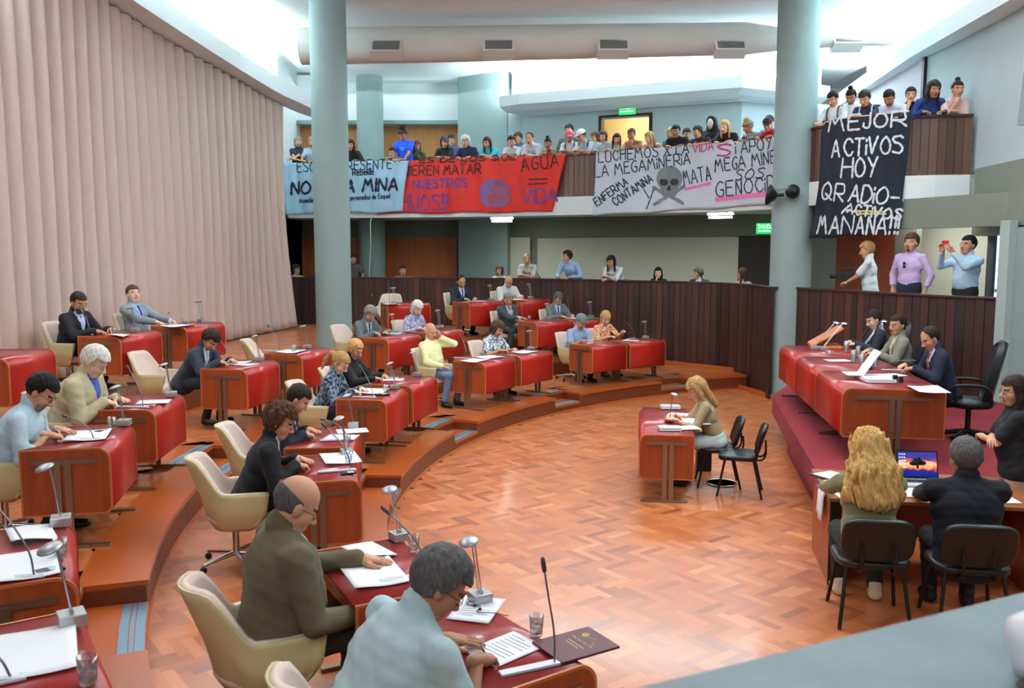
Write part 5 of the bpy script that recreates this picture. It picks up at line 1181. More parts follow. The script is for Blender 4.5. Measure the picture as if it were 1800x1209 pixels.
seat('D11', 'person at the left picture edge of whom only a hand with a pen shows', (-300, 880), .3, lean=12, head=(0, 25), hair=('short', 'dark'), top=('shirt', (120, 128, 140)), lod=1, rh=(.2, .44, .815), lh=(-.1, .36, .8), rpose='pen')
def empty_chair(key, x, y, da, lab):
    a, b = on(key, x, y)[:2]; place(CHAIR, (a, b, FRAME[key][2]+.004), FRAME[key][1]+R(da), lab, 'cream deputies armchairs', 'chair')
empty_chair('D16', -.05, -.62, 25, 'empty cream armchair turned at the vacant desk left of the front column')
empty_chair('D23', .15, -.7, -20, 'empty cream armchair at the vacant desk by the dark wood wall')
empty_chair('D12', 0, -.6, 0, 'empty cream armchair at the nearest left corner desk'); empty_chair('D0', 0, -.6, 0, 'empty cream armchair at the desk on the upper left edge')
# ---------------- standing people: along the rails
def stander(path, px, label, floor, back=.44, yaw=0, lean=20, fixlean=False, group='spectators on the balcony', hy=0, hp=18, arms='rail', rz=1.0, lod=2, z=0, py=None, **kw):
    p, t = hit(path, px); nl = np.array([-t[1], t[0]]); q = p+nl*back; fy = math.atan2(-nl[1], -nl[0])-PI/2
    if py:
        kk = {k: v for k, v in kw.items() if k not in ('rh', 'lh')}
        while True:      # bend over the rail until the head comes down to the sight line
            hc0 = person((0, 0, 0), 0, '', pose='stand', lean=lean, head=(hy, hp), dry=True, **kk)
            m = np.array(Matrix.Rotation(fy+R(yaw), 3, 'Z') @ Vector(hc0)); dd = q[1]+m[1]; need = HC+ray(px, py)[2]*(dd/ray(px, py)[1])-floor-z
            if hc0[2] <= need+.01 or lean > 44 or arms == 'down' or fixlean: break
            lean += 2
        kw['scale'] = float(np.clip(kw.get('scale', 1)*need/hc0[2], .88, 1.12))
    s = kw.get('scale', 1); e = back+.04; h = rz+.045
    A = {'rail': dict(rh=(.17, e, h), lh=(-.17, e, h), rdir=(-.8, .5, -.05), ldir=(.8, .5, -.05)), 'cross': dict(rh=(-.06, e, h+.01), lh=(.06, e+.03, h+.03), rdir=(-1, .1, 0), ldir=(1, .1, 0), rpole=(1, -.1, -.4), lpole=(-1, -.1, -.4)),
         'wide': dict(rh=(.28, e, h), lh=(-.28, e, h)), 'hang': dict(rh=(.17, e, h), lh=(-.17, e, h), rdir=(0, .5, -1), ldir=(0, .5, -1)), 'chin': dict(rh='chin', lh=(.04, e, h), ldir=(1, .1, 0)), 'mouth': dict(rh='mouth', lh=(.04, e, h), ldir=(1, .1, 0)),
         'lchin': dict(lh='mouth', rh=(-.04, e, h), rdir=(-1, .1, 0)), 'pray': dict(rh='pray', lh='pray'), 'down': {}}[arms]
    o, arm, T, hc, Rh = person((q[0], q[1], floor+z), fy+R(yaw), label, pose='stand', lean=lean, head=(hy, hp), lod=lod, group=group, **{**A, **kw})
    sl = slide(o, hc, px, tuple(t)); hw = np.array(o.location)+np.array(Matrix.Rotation(fy+R(yaw), 3, 'Z') @ Vector(hc)); DEBUG.append((label[:40], round(sl, 2), (px, py), tuple(int(v) for v in px_of(hw)))); return o
def B(px, py, label, **kw): return stander(BAL, px, label, ZB, py=py, **kw)
W = (216, 220, 224)
B(524, 250, 'grey-haired person in a navy top with folded arms at the balcony left end', sex='f', hair=('bob', 'grey'), top=('tee', (34, 36, 60)), arms='cross', lean=4, hy=20, hp=5)
B(548, 250, 'grey-haired moustached person half hidden by the front column on the balcony', hair=('short', 'grey'), beard=('moustache', 'dark'), top=('tee', (160, 176, 190)), lean=8)
B(616, 255, 'person in black with long dark hair right of the front column on the balcony', sex='f', hair=('long', 'dark'), top=('tee', (26, 24, 28)), arms='rail', lean=24)
B(689, 268, 'small person peeking over the light blue banner right of the rear column', scale=.9, hair=('short', 'dark'), top=('tee', (120, 150, 150)), lean=14)
B(708, 237, 'person with spiky dreadlocks in a bright blue T-shirt on the balcony', hair=('dread', 'dark'), skin='d', top=('tee', (28, 84, 210)), tprint=(206, 222, 236), lean=10, hp=38, arms='rail')
B(733, 256, 'person in a green camouflage top behind the blue T-shirt on the balcony', sex='f', back=.75, hair=('long', 'brown'), top=('tee', (108, 112, 70)), pat=(70, 76, 46), arms='down', lean=4, hy=30)
B(781, 250, 'person in a black lettered T-shirt wearing a cap, folded arms, on the balcony', sex='f', hair=('bob', 'black'), hat=('cap', (58, 58, 70)), top=('tee', (24, 24, 28)), tprint=(220, 222, 226), arms='cross', lean=14, hy=35)
B(793, 246, 'person half hidden behind the black lettered T-shirt on the balcony', back=.8, hair=('short', 'dark'), top=('tee', (70, 84, 110)), arms='down', lean=2, hy=40)
B(818, 249, 'white curly-haired person in a navy polo shirt on the balcony', hair=('curly', 'white'), top=('polo', (30, 36, 62)), arms='rail', lean=22)
B(856, 251, 'dark-haired person in a turquoise T-shirt leaning on the balcony rail', sex='f', hair=('long', 'dark'), top=('tee', (40, 170, 186)), arms='cross', lean=20, bulk=1.12)
B(899, 249, 'person in a white T-shirt with a yellow print leaning on the balcony', hair=('full', 'dark'), top=('tee', W), tprint=(214, 196, 60), arms='cross', lean=24, hy=24)
B(911, 241, 'brown-haired person standing behind the white printed T-shirt', back=.8, hair=('full', 'brown'), top=('tee', (70, 80, 120)), arms='down', lean=0, hy=-20)
B(931, 243, 'balding dark-haired person in a white shirt with a hand at the mouth', hair=('recede', 'dark'), beard=('goatee', 'dark'), top=('shirt', (208, 216, 222)), arms='mouth', lean=16)
B(963, 252, 'dark-haired person in a white tank top with a hand at the chin', sex='f', skin='d', hair=('topbun', 'black'), top=('tank', W), arms='chin', lean=20)
B(1001, 240, 'person in a pink cap and white T-shirt with backpack straps', skin='d', hair=('short', 'dark'), hat=('cap', (206, 92, 100)), top=('tee', (222, 226, 228)), arms='cross', lean=16, hy=24, hp=26, strap=(40, 40, 50))
B(1000, 228, 'black-haired person standing behind the pink cap', back=.9, scale=1.06, hair=('full', 'black'), top=('tee', (90, 90, 96)), arms='down', lean=0, hp=5)
B(1022, 239, 'person in a white cap and pale T-shirt with a dark backpack', skin='m', hair=('short', 'dark'), hat=('cap', (232, 234, 236)), top=('tee', (176, 192, 212)), arms='cross', lean=16, hy=-30, hp=26, strap=(32, 34, 48))
B(1046, 240, 'small face standing behind the white cap on the balcony', back=.9, sex='f', hair=('bob', 'brown'), top=('tee', (190, 196, 200)), arms='down', lean=2, hy=-30)
B(1060, 240, 'brown-haired person in a pale blue top left of the lit doorway', sex='f', hair=('bob', 'brown'), top=('tee', (186, 206, 218)), arms='rail', lean=18)
B(1084, 244, 'person with long dark hair in a light green top below the lit doorway', sex='f', hair=('long', 'dark'), top=('tee', (196, 214, 186)), arms='rail', lean=18, hy=30)
B(1110, 236, 'tan person praying with hands at the mouth on the balcony', sex='f', skin='d', hair=('bun', 'brown'), top=('tank', (170, 120, 96)), arms='pray', lean=18)
B(1141, 241, 'long-haired blonde person in a dark tank top on the balcony', sex='f', skin='p', hair=('long', 'fair'), top=('tank', (46, 46, 44)), arms='wide', lean=16, hy=-40, bulk=1.08)
B(1180, 232, 'fair-haired person standing behind the black printed T-shirt', back=.85, sex='f', hair=('long', 'fair'), top=('tee', (90, 120, 116)), arms='down', lean=0)
B(1188, 230, 'dark-haired person in a black printed T-shirt beside the banner fold', skin='d', hair=('full', 'black'), top=('tee', (24, 24, 28)), tprint=(214, 180, 170), arms='rail', lean=18, hy=10)
B(1207, 240, 'person in dark clothes half hidden right of the black printed T-shirt', back=.7, scale=.92, hair=('full', 'black'), top=('tee', (60, 66, 70)), arms='down', lean=10, hy=50)
B(1226, 231, 'wavy dark-haired person leaning beside the hooded skull mask', hair=('full', 'dark'), top=('tee', (50, 52, 58)), arms='rail', lean=20, hy=-20)
B(1251, 214, 'person in a black hooded robe wearing a white skull mask', scale=1.1, hair=('hood', 'black'), hat=('skullmask', (230, 230, 228)), top=('sweater', (26, 27, 31)), arms='rail', lean=6, hp=8, bulk=1.25, fixlean=True)
B(1274, 222, 'blonde person in a black printed top beside the skull mask', sex='f', skin='p', hair=('long', 'blonde'), top=('tee', (28, 28, 32)), tprint=(210, 216, 220), arms='rail', lean=16)
B(1315, 222, 'person in a straw sun hat and patterned shirt on the balcony', skin='d', hair=('short', 'grey'), hat=('hat', (150, 128, 96)), top=('tee', (70, 78, 92)), pat=(190, 196, 204), arms='rail', lean=16, hy=-50)
B(1349, 217, 'person in a red top bending over by the right column', scale=1.0, sex='f', hair=('short', 'dark'), hat=('cap', (60, 30, 34)), top=('tee', (176, 32, 42)), arms='rail', lean=30, hy=30, hp=30)
B(1352, 205, 'black-haired person in a striped polo behind the red top', back=1.1, scale=1.08, hair=('full', 'black'), top=('polo', (70, 110, 160)), arms='down', lean=8, hy=30)
hoodp = [o for o in COL.objects if o.get('label', '').startswith('person in a black hooded robe')][0]
def BR(px, py, label, **kw): return stander(BALR, px, label, ZB, py=py, group='youngsters on the right balcony', **kw)
BR(1421, 173, 'black-haired youngster in a white T-shirt leaning at the left end of the right balcony', scale=.97, hair=('short', 'black'), top=('tee', (226, 230, 234)), arms='rail', lean=24, hp=34, lod=1)
BR(1464, 170, 'youngster in a white T-shirt with a dark backpack strap on the right balcony', scale=.97, hair=('short', 'black'), top=('tee', (222, 226, 230)), arms='rail', lean=20, hp=32, lod=1, strap=(60, 74, 84))
BR(1496, 166, 'bun-haired youngster in white behind the black banner', scale=.97, sex='f', skin='d', back=.62, hair=('topbun', 'black'), top=('tee', (216, 218, 222)), arms='down', lean=16, hy=10, hp=34, lod=1)
BR(1520, 171, 'youngster in a navy sports shirt with white shoulder stripes above the black banner', scale=.97, hair=('full', 'dark'), top=('tee', (34, 42, 70)), arms='cross', lean=24, hp=34, lod=1, strap=(206, 214, 230))
BR(1563, 170, 'dark-haired youngster in a white and blue football shirt above the black banner', scale=.96, skin='d', hair=('short', 'black'), top=('tee', (206, 214, 236)), arms='hang', lean=22, hp=38, lod=1)
BR(1601, 166, 'small youngster in a black printed T-shirt with a hand over the mouth', scale=.92, hair=('short', 'black'), top=('tee', (22, 22, 26)), tprint=(210, 214, 218), arms='mouth', lean=12, hp=10, lod=1)
BR(1641, 157, 'long-haired youngster in a dark blue hooded top on the right balcony', scale=1.0, sex='f', skin='d', hair=('longwavy', 'dark'), top=('sweater', (30, 50, 110)), arms='rail', lean=12, hp=14, hy=14, lod=1)
BR(1683, 157, 'bun-haired youngster in a pink top with a hand on the cheek', scale=.98, sex='f', hair=('topbun', 'dark'), top=('tee', (222, 190, 184)), arms='chin', lean=12, hp=8, hy=10, lod=1)
# lower gallery behind the dark wood front
def GW(px, py, label, **kw): return stander(WOOD, px, label, ZG, py=py, rz=ZR-ZG, group='spectators in the lower gallery', **kw)
GW(926, 456, 'bald person in a light grey polo leaning on the wood wall with folded arms', hair=('bald', 'dark'), top=('polo', (196, 200, 190)), arms='cross', lean=22, hy=30, hp=8, lod=1)
GW(997, 451, 'dark-haired person in a light blue shirt leaning on the wood wall', hair=('full', 'dark'), top=('shirt', (160, 190, 228)), arms='rail', lean=18, hy=-50, hp=5, lod=1)
GW(1074, 460, 'long-haired person in a white shirt leaning on the wood wall', hair=('longwavy', 'dark'), top=('rolled', (220, 226, 232)), arms='cross', lean=26, hp=14, lod=1)
GW(621, 455, 'person in a grey T-shirt half hidden behind the front column in the lower gallery', back=1.6, hair=('short', 'dark'), top=('tee', (86, 74, 76)), arms='down', lean=2, hy=60)
def GS(px, py, label, back=.75, yaw=0, lean=16, hy=0, hp=4, **kw):
    p, t = hit(WOOD, px); nl = np.array([-t[1], t[0]]); q = p+nl*back; fy = math.atan2(-nl[1], -nl[0])-PI/2
    z = ZG-.02
    bench = MB(); bench.box((0, -.02, .225), (.44, .42, .45)); 
    o, arm, T, hc, Rh = person((q[0], q[1], z), fy+R(yaw), label, pose='sit', lean=lean, head=(hy, hp), lod=2, group='spectators in the lower gallery', scale=.9, **kw)
    sl = slide(o, hc, px, tuple(t)); b = bench.build('gallery_seat', cloth((70, 40, 36))); b.location = o.location; b.rotation_euler = (0, 0, fy+R(yaw))
    tag(b, 'low dark seat under the '+' '.join(label.split()[:9]), 'seat', 'gallery seats'); return o
GS(521, 477, 'dark curly-haired seated person by the curtain in the lower gallery', sex='f', hair=('curly', 'dark'), top=('tee', (206, 190, 150)), hy=55)
GS(708, 480, 'seated person of whom a dark head shows in front of the orange wood panel', hair=('short', 'black'), top=('tee', (120, 96, 80)), hy=20)
GS(878, 480, 'brown-haired seated person in white left of the bald polo man', sex='f', hair=('bob', 'brown'), top=('tee', (220, 222, 226)), hy=-10)
GS(1157, 484, 'seated person with long black hair and a hand at the mouth in the lower gallery', sex='f', skin='p', hair=('long', 'black'), top=('sweater', (24, 24, 30)), rh='mouth', hy=20)
GS(1227, 487, 'grey-haired seated person in a dark jacket turning sideways in the lower gallery', hair=('full', 'salt'), top=('jacket', (50, 58, 56)), hy=-60)
GS(1305, 489, 'brown-haired seated person with glasses at the right end of the lower gallery', sex='f', hair=('longwavy', 'brown'), top=('tee', (214, 210, 206)), glasses=True, rh='chin', hy=-55)
# right lower gallery: three people on their feet
def GR(px, py, label, **kw): return stander(WOODR, px, label, ZG+.02, py=py, rz=.9, group='people standing in the right gallery', lod=1, **kw)
cam_man = GR(1524, 440, 'fair-haired person in a white polo operating a video camera', back=.45, yaw=-48, lean=4, hp=14, hair=('full', 'fair'), top=('polo', (206, 218, 226)), legs=(200, 206, 212), rh=(.14, .36, 1.14), lh=(-.04, .4, 1.02), rpose='grip', lpose='grip', scale=1.02)
lilac = GR(1602, 427, 'brown-haired goateed person in a lilac shirt with sunglasses on the chest', back=.42, lean=-2, hp=0, hy=6, hair=('full', 'brown'), beard=('goatee', 'brown'), top=('shirt', (196, 172, 216)), legs=(36, 38, 56), arms='down', scale=1.08)
pho = GR(1702, 431, 'person in a light blue shirt and glasses taking a photo with a red phone', back=.42, yaw=-22, lean=-3, hp=-4, hair=('short', 'black'), top=('shirt', (176, 206, 228)), legs=(28, 30, 36), rh=(.1, .38, 1.56), lh=(-.12, .38, 1.55), rdir=(-.2, .3, 1), ldir=(.2, .3, 1), rup=(.3, -1, 0), lup=(-.3, -1, 0), glasses=True, scale=1.06, bulk=1.12)
def in_front(o, p):
    """a point given in a figure's own frame"""
    return o.matrix_basis @ Vector(p)
v = empty('video_camera', in_front(cam_man, (.05, .41, 1.1)), cam_man.rotation_euler.z, 'black video camera held by the fair-haired person in the white polo', 'camera')
b = MB(); b.box((0, 0, .04), (.12, .30, .15)); b.build('camera_body', M_black, v, bevel=.008)
b = MB(); b.lathe([(.03, 0), (.04, .1), (.042, .13), (.03, .132), (0, .12)], (0, .12, .04), 16, 0, 1, 1, Matrix.Rotation(R(-90), 3, 'X')); b.build('camera_lens', M_black, v)
b = MB(); b.tube([(0, -.1, .1), (0, -.08, .17), (0, .08, .17), (0, .1, .1)], .012); b.box((.0, -.1, .19), (.04, .1, .05)); b.build('top_handle', M_black, v)
v = empty('mobile_phone', in_front(pho, (-.0, .42, 1.71)), pho.rotation_euler.z, 'red phone held up by the person in the light blue shirt', 'phone')
b = MB(); b.box((0, 0, 0), (.13, .012, .068)); b.build('phone_case', mat('red_phone', (214, 30, 50), .35), v, bevel=.004)
b = MB(); b.lathe([(0, 0), (.008, 0), (.008, .002), (0, .002)], (.045, .007, .015), 12, 0, 1, 1, Matrix.Rotation(R(-90), 3, 'X')); b.build('phone_lens', M_black, v)

g_ = empty('sunglasses', in_front(lilac, (0, .155, 1.36)), lilac.rotation_euler.z, 'dark sunglasses hanging on the lilac shirt front', 'sunglasses')
for k in (-1, 1): b = MB(); b.lathe([(0, -.003), (.024, -.003), (.024, .003), (0, .003)], (0, 0, k*.027), 14, 0, 1, 1, Matrix.Rotation(R(90), 3, 'X')); b.build('lens', M_black, g_)
b = MB(); b.tube([(.02, 0, -.045), (.022, 0, .045)], .003, 6); b.build('temple_arm', M_black, g_)
# ------------------------------------------------------------------ papers and small things on the deputies' desks
SH = {0: make_sheet(.21, .297), 1: make_sheet(.3, .21, .0, .03, 1), 2: make_sheet(.42, .3, .01, .02, 2, lines=False), 3: make_sheet(.21, .297, .0, .05, 3, lines=False)}
for k in SH: SH[k]['category'] = 'paper'
def sheet(key, q, kind, da, lab, dz=0):
    P = desk_px(key, q); place(SH[kind], (P[0], P[1], P[2]+.002+dz), FRAME[key][1]+R(da), lab+' '+DK[key][2], 'papers on the desks', 'paper')
for key, q, kind, da, lab in (('D1', (888, 1140), 0, 8, 'sheet being written on by'), ('D1', (838, 1070), 0, 40, 'loose sheet with earphones near'), ('D2', (648, 970), 1, 10, 'curled upper sheet on the desk of'), ('D2', (655, 1008), 2, -4, 'wide open sheets read by'),
        ('D3', (598, 806), 2, 6, 'white sheets under the hands of'), ('D4', (622, 757), 0, 10, 'left sheet under the hands of'), ('D4', (600, 768), 0, -12, 'right sheet under the hands of'), ('D5', (658, 688), 2, 5, 'spread sheets on the desk of'), ('D6', (690, 667), 0, 15, 'sheet in front of'),
        ('D7', (835, 634), 2, 4, 'open newspaper on the desk of'), ('D7', (862, 628), 2, -12, 'folded newspaper on the desk of'), ('D8', (922, 619), 2, 8, 'white sheets on the desk of'), ('D9', (1030, 602), 0, 10, 'sheet on the desk of'), ('D10', (1108, 598), 0, 25, 'sheet lying on the desk of'),
        ('D11', (40, 995), 2, 5, 'lower sheet on the desk of'), ('D11', (55, 940), 1, 8, 'curled upper sheet on the desk of'), ('D12', (55, 1148), 2, -6, 'printed sheet at'), ('D13', (155, 766), 2, 6, 'sheet being written on by'), ('D14', (270, 706), 0, 10, 'notepad under the pen of'), ('D15', (420, 637), 3, 20, 'stacked curled sheets read by'),
        ('D15', (430, 640), 0, -14, 'flat sheet under the stack of'), ('D16', (512, 618), 2, 10, 'white sheets left at'), ('D17', (690, 586), 0, 12, 'sheet read by'), ('D20', (1008, 559), 0, 5, 'sheet read by'), ('D21', (208, 590), 1, 20, 'curled sheet beside the glass of'), ('D22', (312, 573), 2, 3, 'papers in front of'),
        ('D23', (690, 542), 0, 0, 'sheet lying at'), ('D24', (843, 529), 0, 12, 'sheet read by'), ('D25', (908, 527), 1, 5, 'open book read by')):
    sheet(key, q, kind, da, lab)
def thing_on(key, q, name, parts, da, lab, cat, group=None):
    P = desk_px(key, q); r = empty(name, (P[0], P[1], P[2]+.002), FRAME[key][1]+R(da), lab, cat, group)
    for nm, b, m in parts: b.build(nm, m, r)
    return r
def bx(c, s): b = MB(); b.box(c, s); return b
b2 = MB()
for k, st in enumerate([[(-.05, .06), (-.02, .09), (.02, .1)], [(.03, .08), (.05, .06), (.045, .03), (.06, .05)]]): b2.tube([(x, y, .012) for x, y in st], .0014, 5)
for k in range(4): b2.box((-.06+.04*k, .035, .0118), (.028, .003, .001))
for k in range(2): b2.box((.0, .0-.02*k, .0118), (.12-.03*k, .003, .001))
b2.lathe([(.0, 0), (.017, 0), (.017, .0012), (.011, .0014), (.011, .0004), (.0, .0004)], (-.05, .09, .0113), 16)
b2.box((-.05, .09, .0118), (.008, .012, .0012))
P = at(1012, 1133, Z1+.77); r = empty('leather_binder', (P[0], P[1], P[2]-.006), FRAME['D1'][1]+R(-4), 'burgundy leather folder with gold crest and lines at the near desk corner', 'folder')
bx((0, 0, .006), (.24, .31, .012)).build('folder_cover', M_burg, r, bevel=.003); b2.build('gold_print', M_gold, r)
p_ = desk_px('D1', (838, 1070)); b = MB(); b.tube(cr_smooth([(-.1, .04, .012), (-.06, -.02, .012), (0, .02, .012), (.05, -.03, .012), (.1, .03, .012), (.16, .08, .006)], 5), .002, 5)
r = empty('earphones', (p_[0], p_[1], p_[2]), FRAME['D1'][1], 'thin black earphones lying on the loose sheet of the nearest desk', 'earphones'); b.build('cable', M_black, r)
b = MB(); b.lathe([(0, 0), (.007, 0), (.007, .008), (0, .01)], (-.02, -.0, .010), 10); b.build('earbud', M_black, r); b = MB(); b.lathe([(0, 0), (.007, 0), (.007, .008), (0, .01)], (.03, .0, .010), 10); b.build('earbud', M_black, r)
for key, q, da, lab in (('D11', (88, 1003), 15, 'black mobile phone by the microphone of the left edge deputy'), ('D3', (612, 832), 10, 'black mobile phone beside the microphone of the curly-haired man'), ('D13', (180, 758), 60, 'dark phone on the desk of the grey-bearded man in pale blue')):
    thing_on(key, q, 'mobile_phone', (('phone_body', bx((0, 0, .006), (.06, .115, .012)), M_black), ('phone_screen', bx((0, .02, .0125), (.048, .05, .001)), M_grey)), da, lab, 'phone', 'phones on the desks')
thing_on('D20', (1036, 559), 'green_folder', (('folder_cover', bx((0, 0, .006), (.24, .3, .012)), mat('green_card', (40, 130, 90), .6)),), 8, 'green folder beside the lamp of the grey suit with striped tie', 'folder')
thing_on('D5', (672, 694), 'papers_clip', (('black_case', bx((0, 0, .008), (.1, .17, .016)), M_black), ('yellow_note', bx((.01, .02, .017), (.05, .06, .002)), mat('yellow_note', (214, 206, 90), .7))), 30, 'black case with a yellow note beside the glass in the floral woman corner', 'case')
# pens in writing hands
PEN = empty('pen'); b = MB(); b.tube([(0, 0, 0), (0, 0, .012), (0, 0, .14)], [.001, .004, .004], 8); b.build('barrel', M_black, PEN); b = MB(); b.tube([(0, 0, .1), (0, 0, .14)], .0046, 8); b.build('cap', M_chrome, PEN); PEN['category'] = 'pen'
def pen_in(o, rh, rdir, lab):
    W_ = np.array(rh)+nrm(rdir)*.105+np.array([-.03, 0, -.03]); p = o.matrix_basis @ Vector(W_); yaw = o.rotation_euler.z
    r = place(PEN, p, 0, lab, 'pens', 'pen'); r.rotation_euler = (R(28), R(22), yaw)
PERS = {o['label']: o for o in COL.objects if o.get('category') == 'person'}
def who(s_): return [o for l_, o in PERS.items() if l_.startswith(s_)][0]
for s_, lab in (('grey-haired person in a pale blue', 'black pen in the hand of the short-sleeved man in pale blue'), ('curly-haired', 'pen in the hand of the curly-haired man in black'), ('white-haired person in a beige', 'pen in the hand of the white-haired man in beige'), ('dark-haired grey-bearded', 'pen in the hand of the grey-bearded man in pale blue'), ('fair ponytailed', 'pen in the hand of the ponytailed woman in floral blue')):
    o = who(s_); pen_in(o, HAND[o['label']], (-.35, .9, -.25), lab)
# ------------------------------------------------------------------ presiding dais with three joined desks
ZD = .6
b = MB(); pl_ = [(3.93, 13.15), (3.03, 8.6), (3.03, 8.45), (7.0, 8.2), (7.05, 12.55), (5.35, 15.75)]
b.prism(pl_, ZD-.27, ZD); dz_ = b.build('floor_dais', M_carpet); struct(dz_)
b = MB(); b.prism([(3.8, 11.95), (3.4, 9.85), (3.25, 8.7), (6.9, 8.5), (6.9, 12.4), (5.3, 14.5)], 0, ZD-.26); struct(b.build('wall_dais_plinth', M_carpet))
dv_ = nrm([.141, .99]); rzD = math.atan2(dv_[1], dv_[0]); fD = np.array([-dv_[1], dv_[0]])
DD = make_desk(1.36, 1.02, .25, .76); DD['category'] = 'desk'
dais = []
for k, nm in enumerate(('near', 'middle', 'far')):
    c = np.array([3.42, 9.03])+dv_*(.68+1.365*k)-fD*.51; dais.append(c)
    place(DD, (c[0], c[1], ZD+.003), rzD, f'wide red presiding desk on the maroon dais, {nm} one of three', 'presiding desks', 'desk')
ZT = ZD+.768
def dais_pt(px, py, z=ZT): return tuple(at(px, py, z))
def presider(k, px, label, off=.28, yaw=0, chair_side=(0, 0, 0), **kw):
    c = dais[k]; hc = person((0, 0, 0), 0, '', dry=True, **kw); h0 = at(px[0], px[1], ZD+hc[2]); m = np.array(Matrix.Rotation(rzD+R(yaw), 3, 'Z') @ Vector(hc))
    q = h0[:2]-m[:2]; d = q-c; al = d@dv_; bk = max(.51+.22, -(d@fD)); q2 = c+dv_*al-fD*min(bk, 1.2)
    o, *_ = person((q2[0], q2[1], ZD+.004), rzD+R(yaw), label, group='presiding officers on the dais', **kw)
    u = px_of(np.array(o.location)+np.array(Matrix.Rotation(rzD+R(yaw), 3, 'Z') @ Vector(_[2]))); DEBUG.append((label[:40], round(bk, 2), px, u)); e = q2-fD*.03+dv_*chair_side[0]-fD*chair_side[1]
    place(EXEC, (e[0], e[1], ZD+.004), rzD+R(yaw+chair_side[2]), f'black high-backed office chair behind the {("near", "middle", "far")[k]} presiding desk', 'black presiding chairs', 'chair'); return o
DH = dict(rh=(.16, .40, .82), lh=(-.16, .40, .82), rdir=(-.5, .8, -.1), ldir=(.5, .8, -.1), lod=1)
presider(2, (1536, 562), 'dark-haired person in a dark suit looking down at the far presiding desk', lean=10, head=(10, 26), hair=('short', 'dark'), top=('jacket', (32, 38, 52)), shirt=(196, 206, 226), tie=(60, 70, 110), legs=(30, 34, 46), skin='p', **DH)
presider(1, (1578, 572), 'person in a grey brown jacket, yellow tie and glasses at the middle presiding desk', lean=8, head=(24, 4), hair=('short', 'dark'), top=('jacket', (120, 118, 106)), shirt=(206, 210, 206), tie=(206, 190, 120), legs=(60, 60, 56), skin='m', glasses=True, **DH)
presider(0, (1636, 596), 'person with receding dark hair, dark blue suit and red tie at the near presiding desk', lean=16, head=(8, 30), hair=('recede', 'dark'), top=('jacket', (24, 32, 52)), shirt=(206, 212, 230), tie=(160, 28, 40), legs=(24, 30, 46), skin='m', chair_side=(-.1, .2, -14), **DH)
LAMPL = make_lamp(3.0, 10, 38, .42)
for k, (px, py, nm) in enumerate(((1432, 614, 'far'), (1447, 616, 'middle'), (1520, 611, 'near'))):
    p = dais_pt(px, py); place(LAMPL, p, R(82+8*k), f'lit desk lamp with bluish glow on the dais, {nm} one of three', 'lit desk lamps', 'desk lamp')
place(MIC3, dais_pt(1556, 651), R(80), 'microphone in front of the presiding person with the red tie', 'gooseneck microphones', 'microphone'); place(MIC, dais_pt(1512, 606), R(80), 'microphone in front of the presiding person with the yellow tie', 'gooseneck microphones', 'microphone')
TALL = make_glass(.15, .036, .6); TALL['category'] = 'glass'
for px, py, lab in ((1487, 618, 'tall water glass farthest from the red-tied presider'), (1508, 628, 'tall water glass before the yellow-tied presider'), (1514, 644, 'tall water glass behind the raised sheets on the dais'), (1500, 636, 'tall water glass second nearest the dais front edge'), (1538, 645, 'tall water glass beside the blue cup on the dais')):
    place(TALL, dais_pt(px, py), 0, lab, 'glasses on the dais', 'glass')
r = empty('blue_cup', dais_pt(1530, 649), 0, 'small blue cup beside the glasses on the dais', 'cup'); b = MB(); b.lathe([(0, 0), (.024, 0), (.03, .05), (.027, .05), (.02, .005), (0, .005)]); b.build('cup_body', mat('blue_cup', (30, 70, 190), .4), r)
r = empty('crystal_ashtray', dais_pt(1458, 622), 0, 'round glass ashtray beside the dais lamps', 'ashtray'); b = MB(); b.lathe([(0, .004), (.05, .004), (.065, .045), (.052, .04), (.04, .012), (0, .012)], n=20); b.build('bowl', M_glass, r)
r = empty('paper_stack', dais_pt(1538, 668), rzD+R(4), 'thick stack of white papers with red underside on the near presiding desk', 'papers'); bx((0, 0, .022), (.44, .3, .036)).build('sheets', M_paper, r); bx((0, 0, .002), (.46, .31, .004)).build('red_cover', M_lamtop, r)
o = make_sheet(.3, .34, .26, .0, 0, 'lifted_sheet', False); o.location = Vector(dais_pt(1512, 664))+Vector((0, 0, .045)); o.rotation_euler = (0, 0, rzD+R(180)); tag(o, 'large white sheet lifted off the stack before the red-tied presider', 'paper')
for px, py, kind, da, lab in ((1473, 634, 0, 10, 'flat white sheet on the middle presiding desk'), (1632, 686, 2, 0, 'white sheet on the near end of the presiding desk'), (1566, 660, 0, 30, 'white sheet under the hands of the red-tied presider')):
    p = dais_pt(px, py); place(SH[kind], (p[0], p[1], p[2]+.002), rzD+R(da), lab, 'papers on the dais', 'paper')
for px, py, lab in ((1573, 673, 'left black rubber stamp on the near presiding desk'), (1583, 676, 'right black rubber stamp on the near presiding desk')):
    r = empty('rubber_stamp', dais_pt(px, py), 0, lab, 'stamp', 'rubber stamps'); bx((0, 0, .012), (.045, .035, .024)).build('stamp_foot', M_glass, r); bx((0, 0, .055), (.046, .036, .062)).build('stamp_body', M_black, r, bevel=.006)
r = empty('book_rest', dais_pt(1452, 612), rzD+R(-4), 'slanted orange wooden reading board at the far end of the dais', 'reading board')
Mx = Matrix.Rotation(R(-32), 3, 'X'); b = MB(); b.box((0, -.02, .16), (.05, .5, .02), M=Mx); b.box((.28, -.02, .16), (.5, .5, .02), M=Mx); b.build('slanted_board', M_edge, r); b = MB(); b.prism([(-.02, -.22), (.52, -.22), (.52, .2), (-.02, .2)], 0, .03); b.build('base_board', M_edge, r)
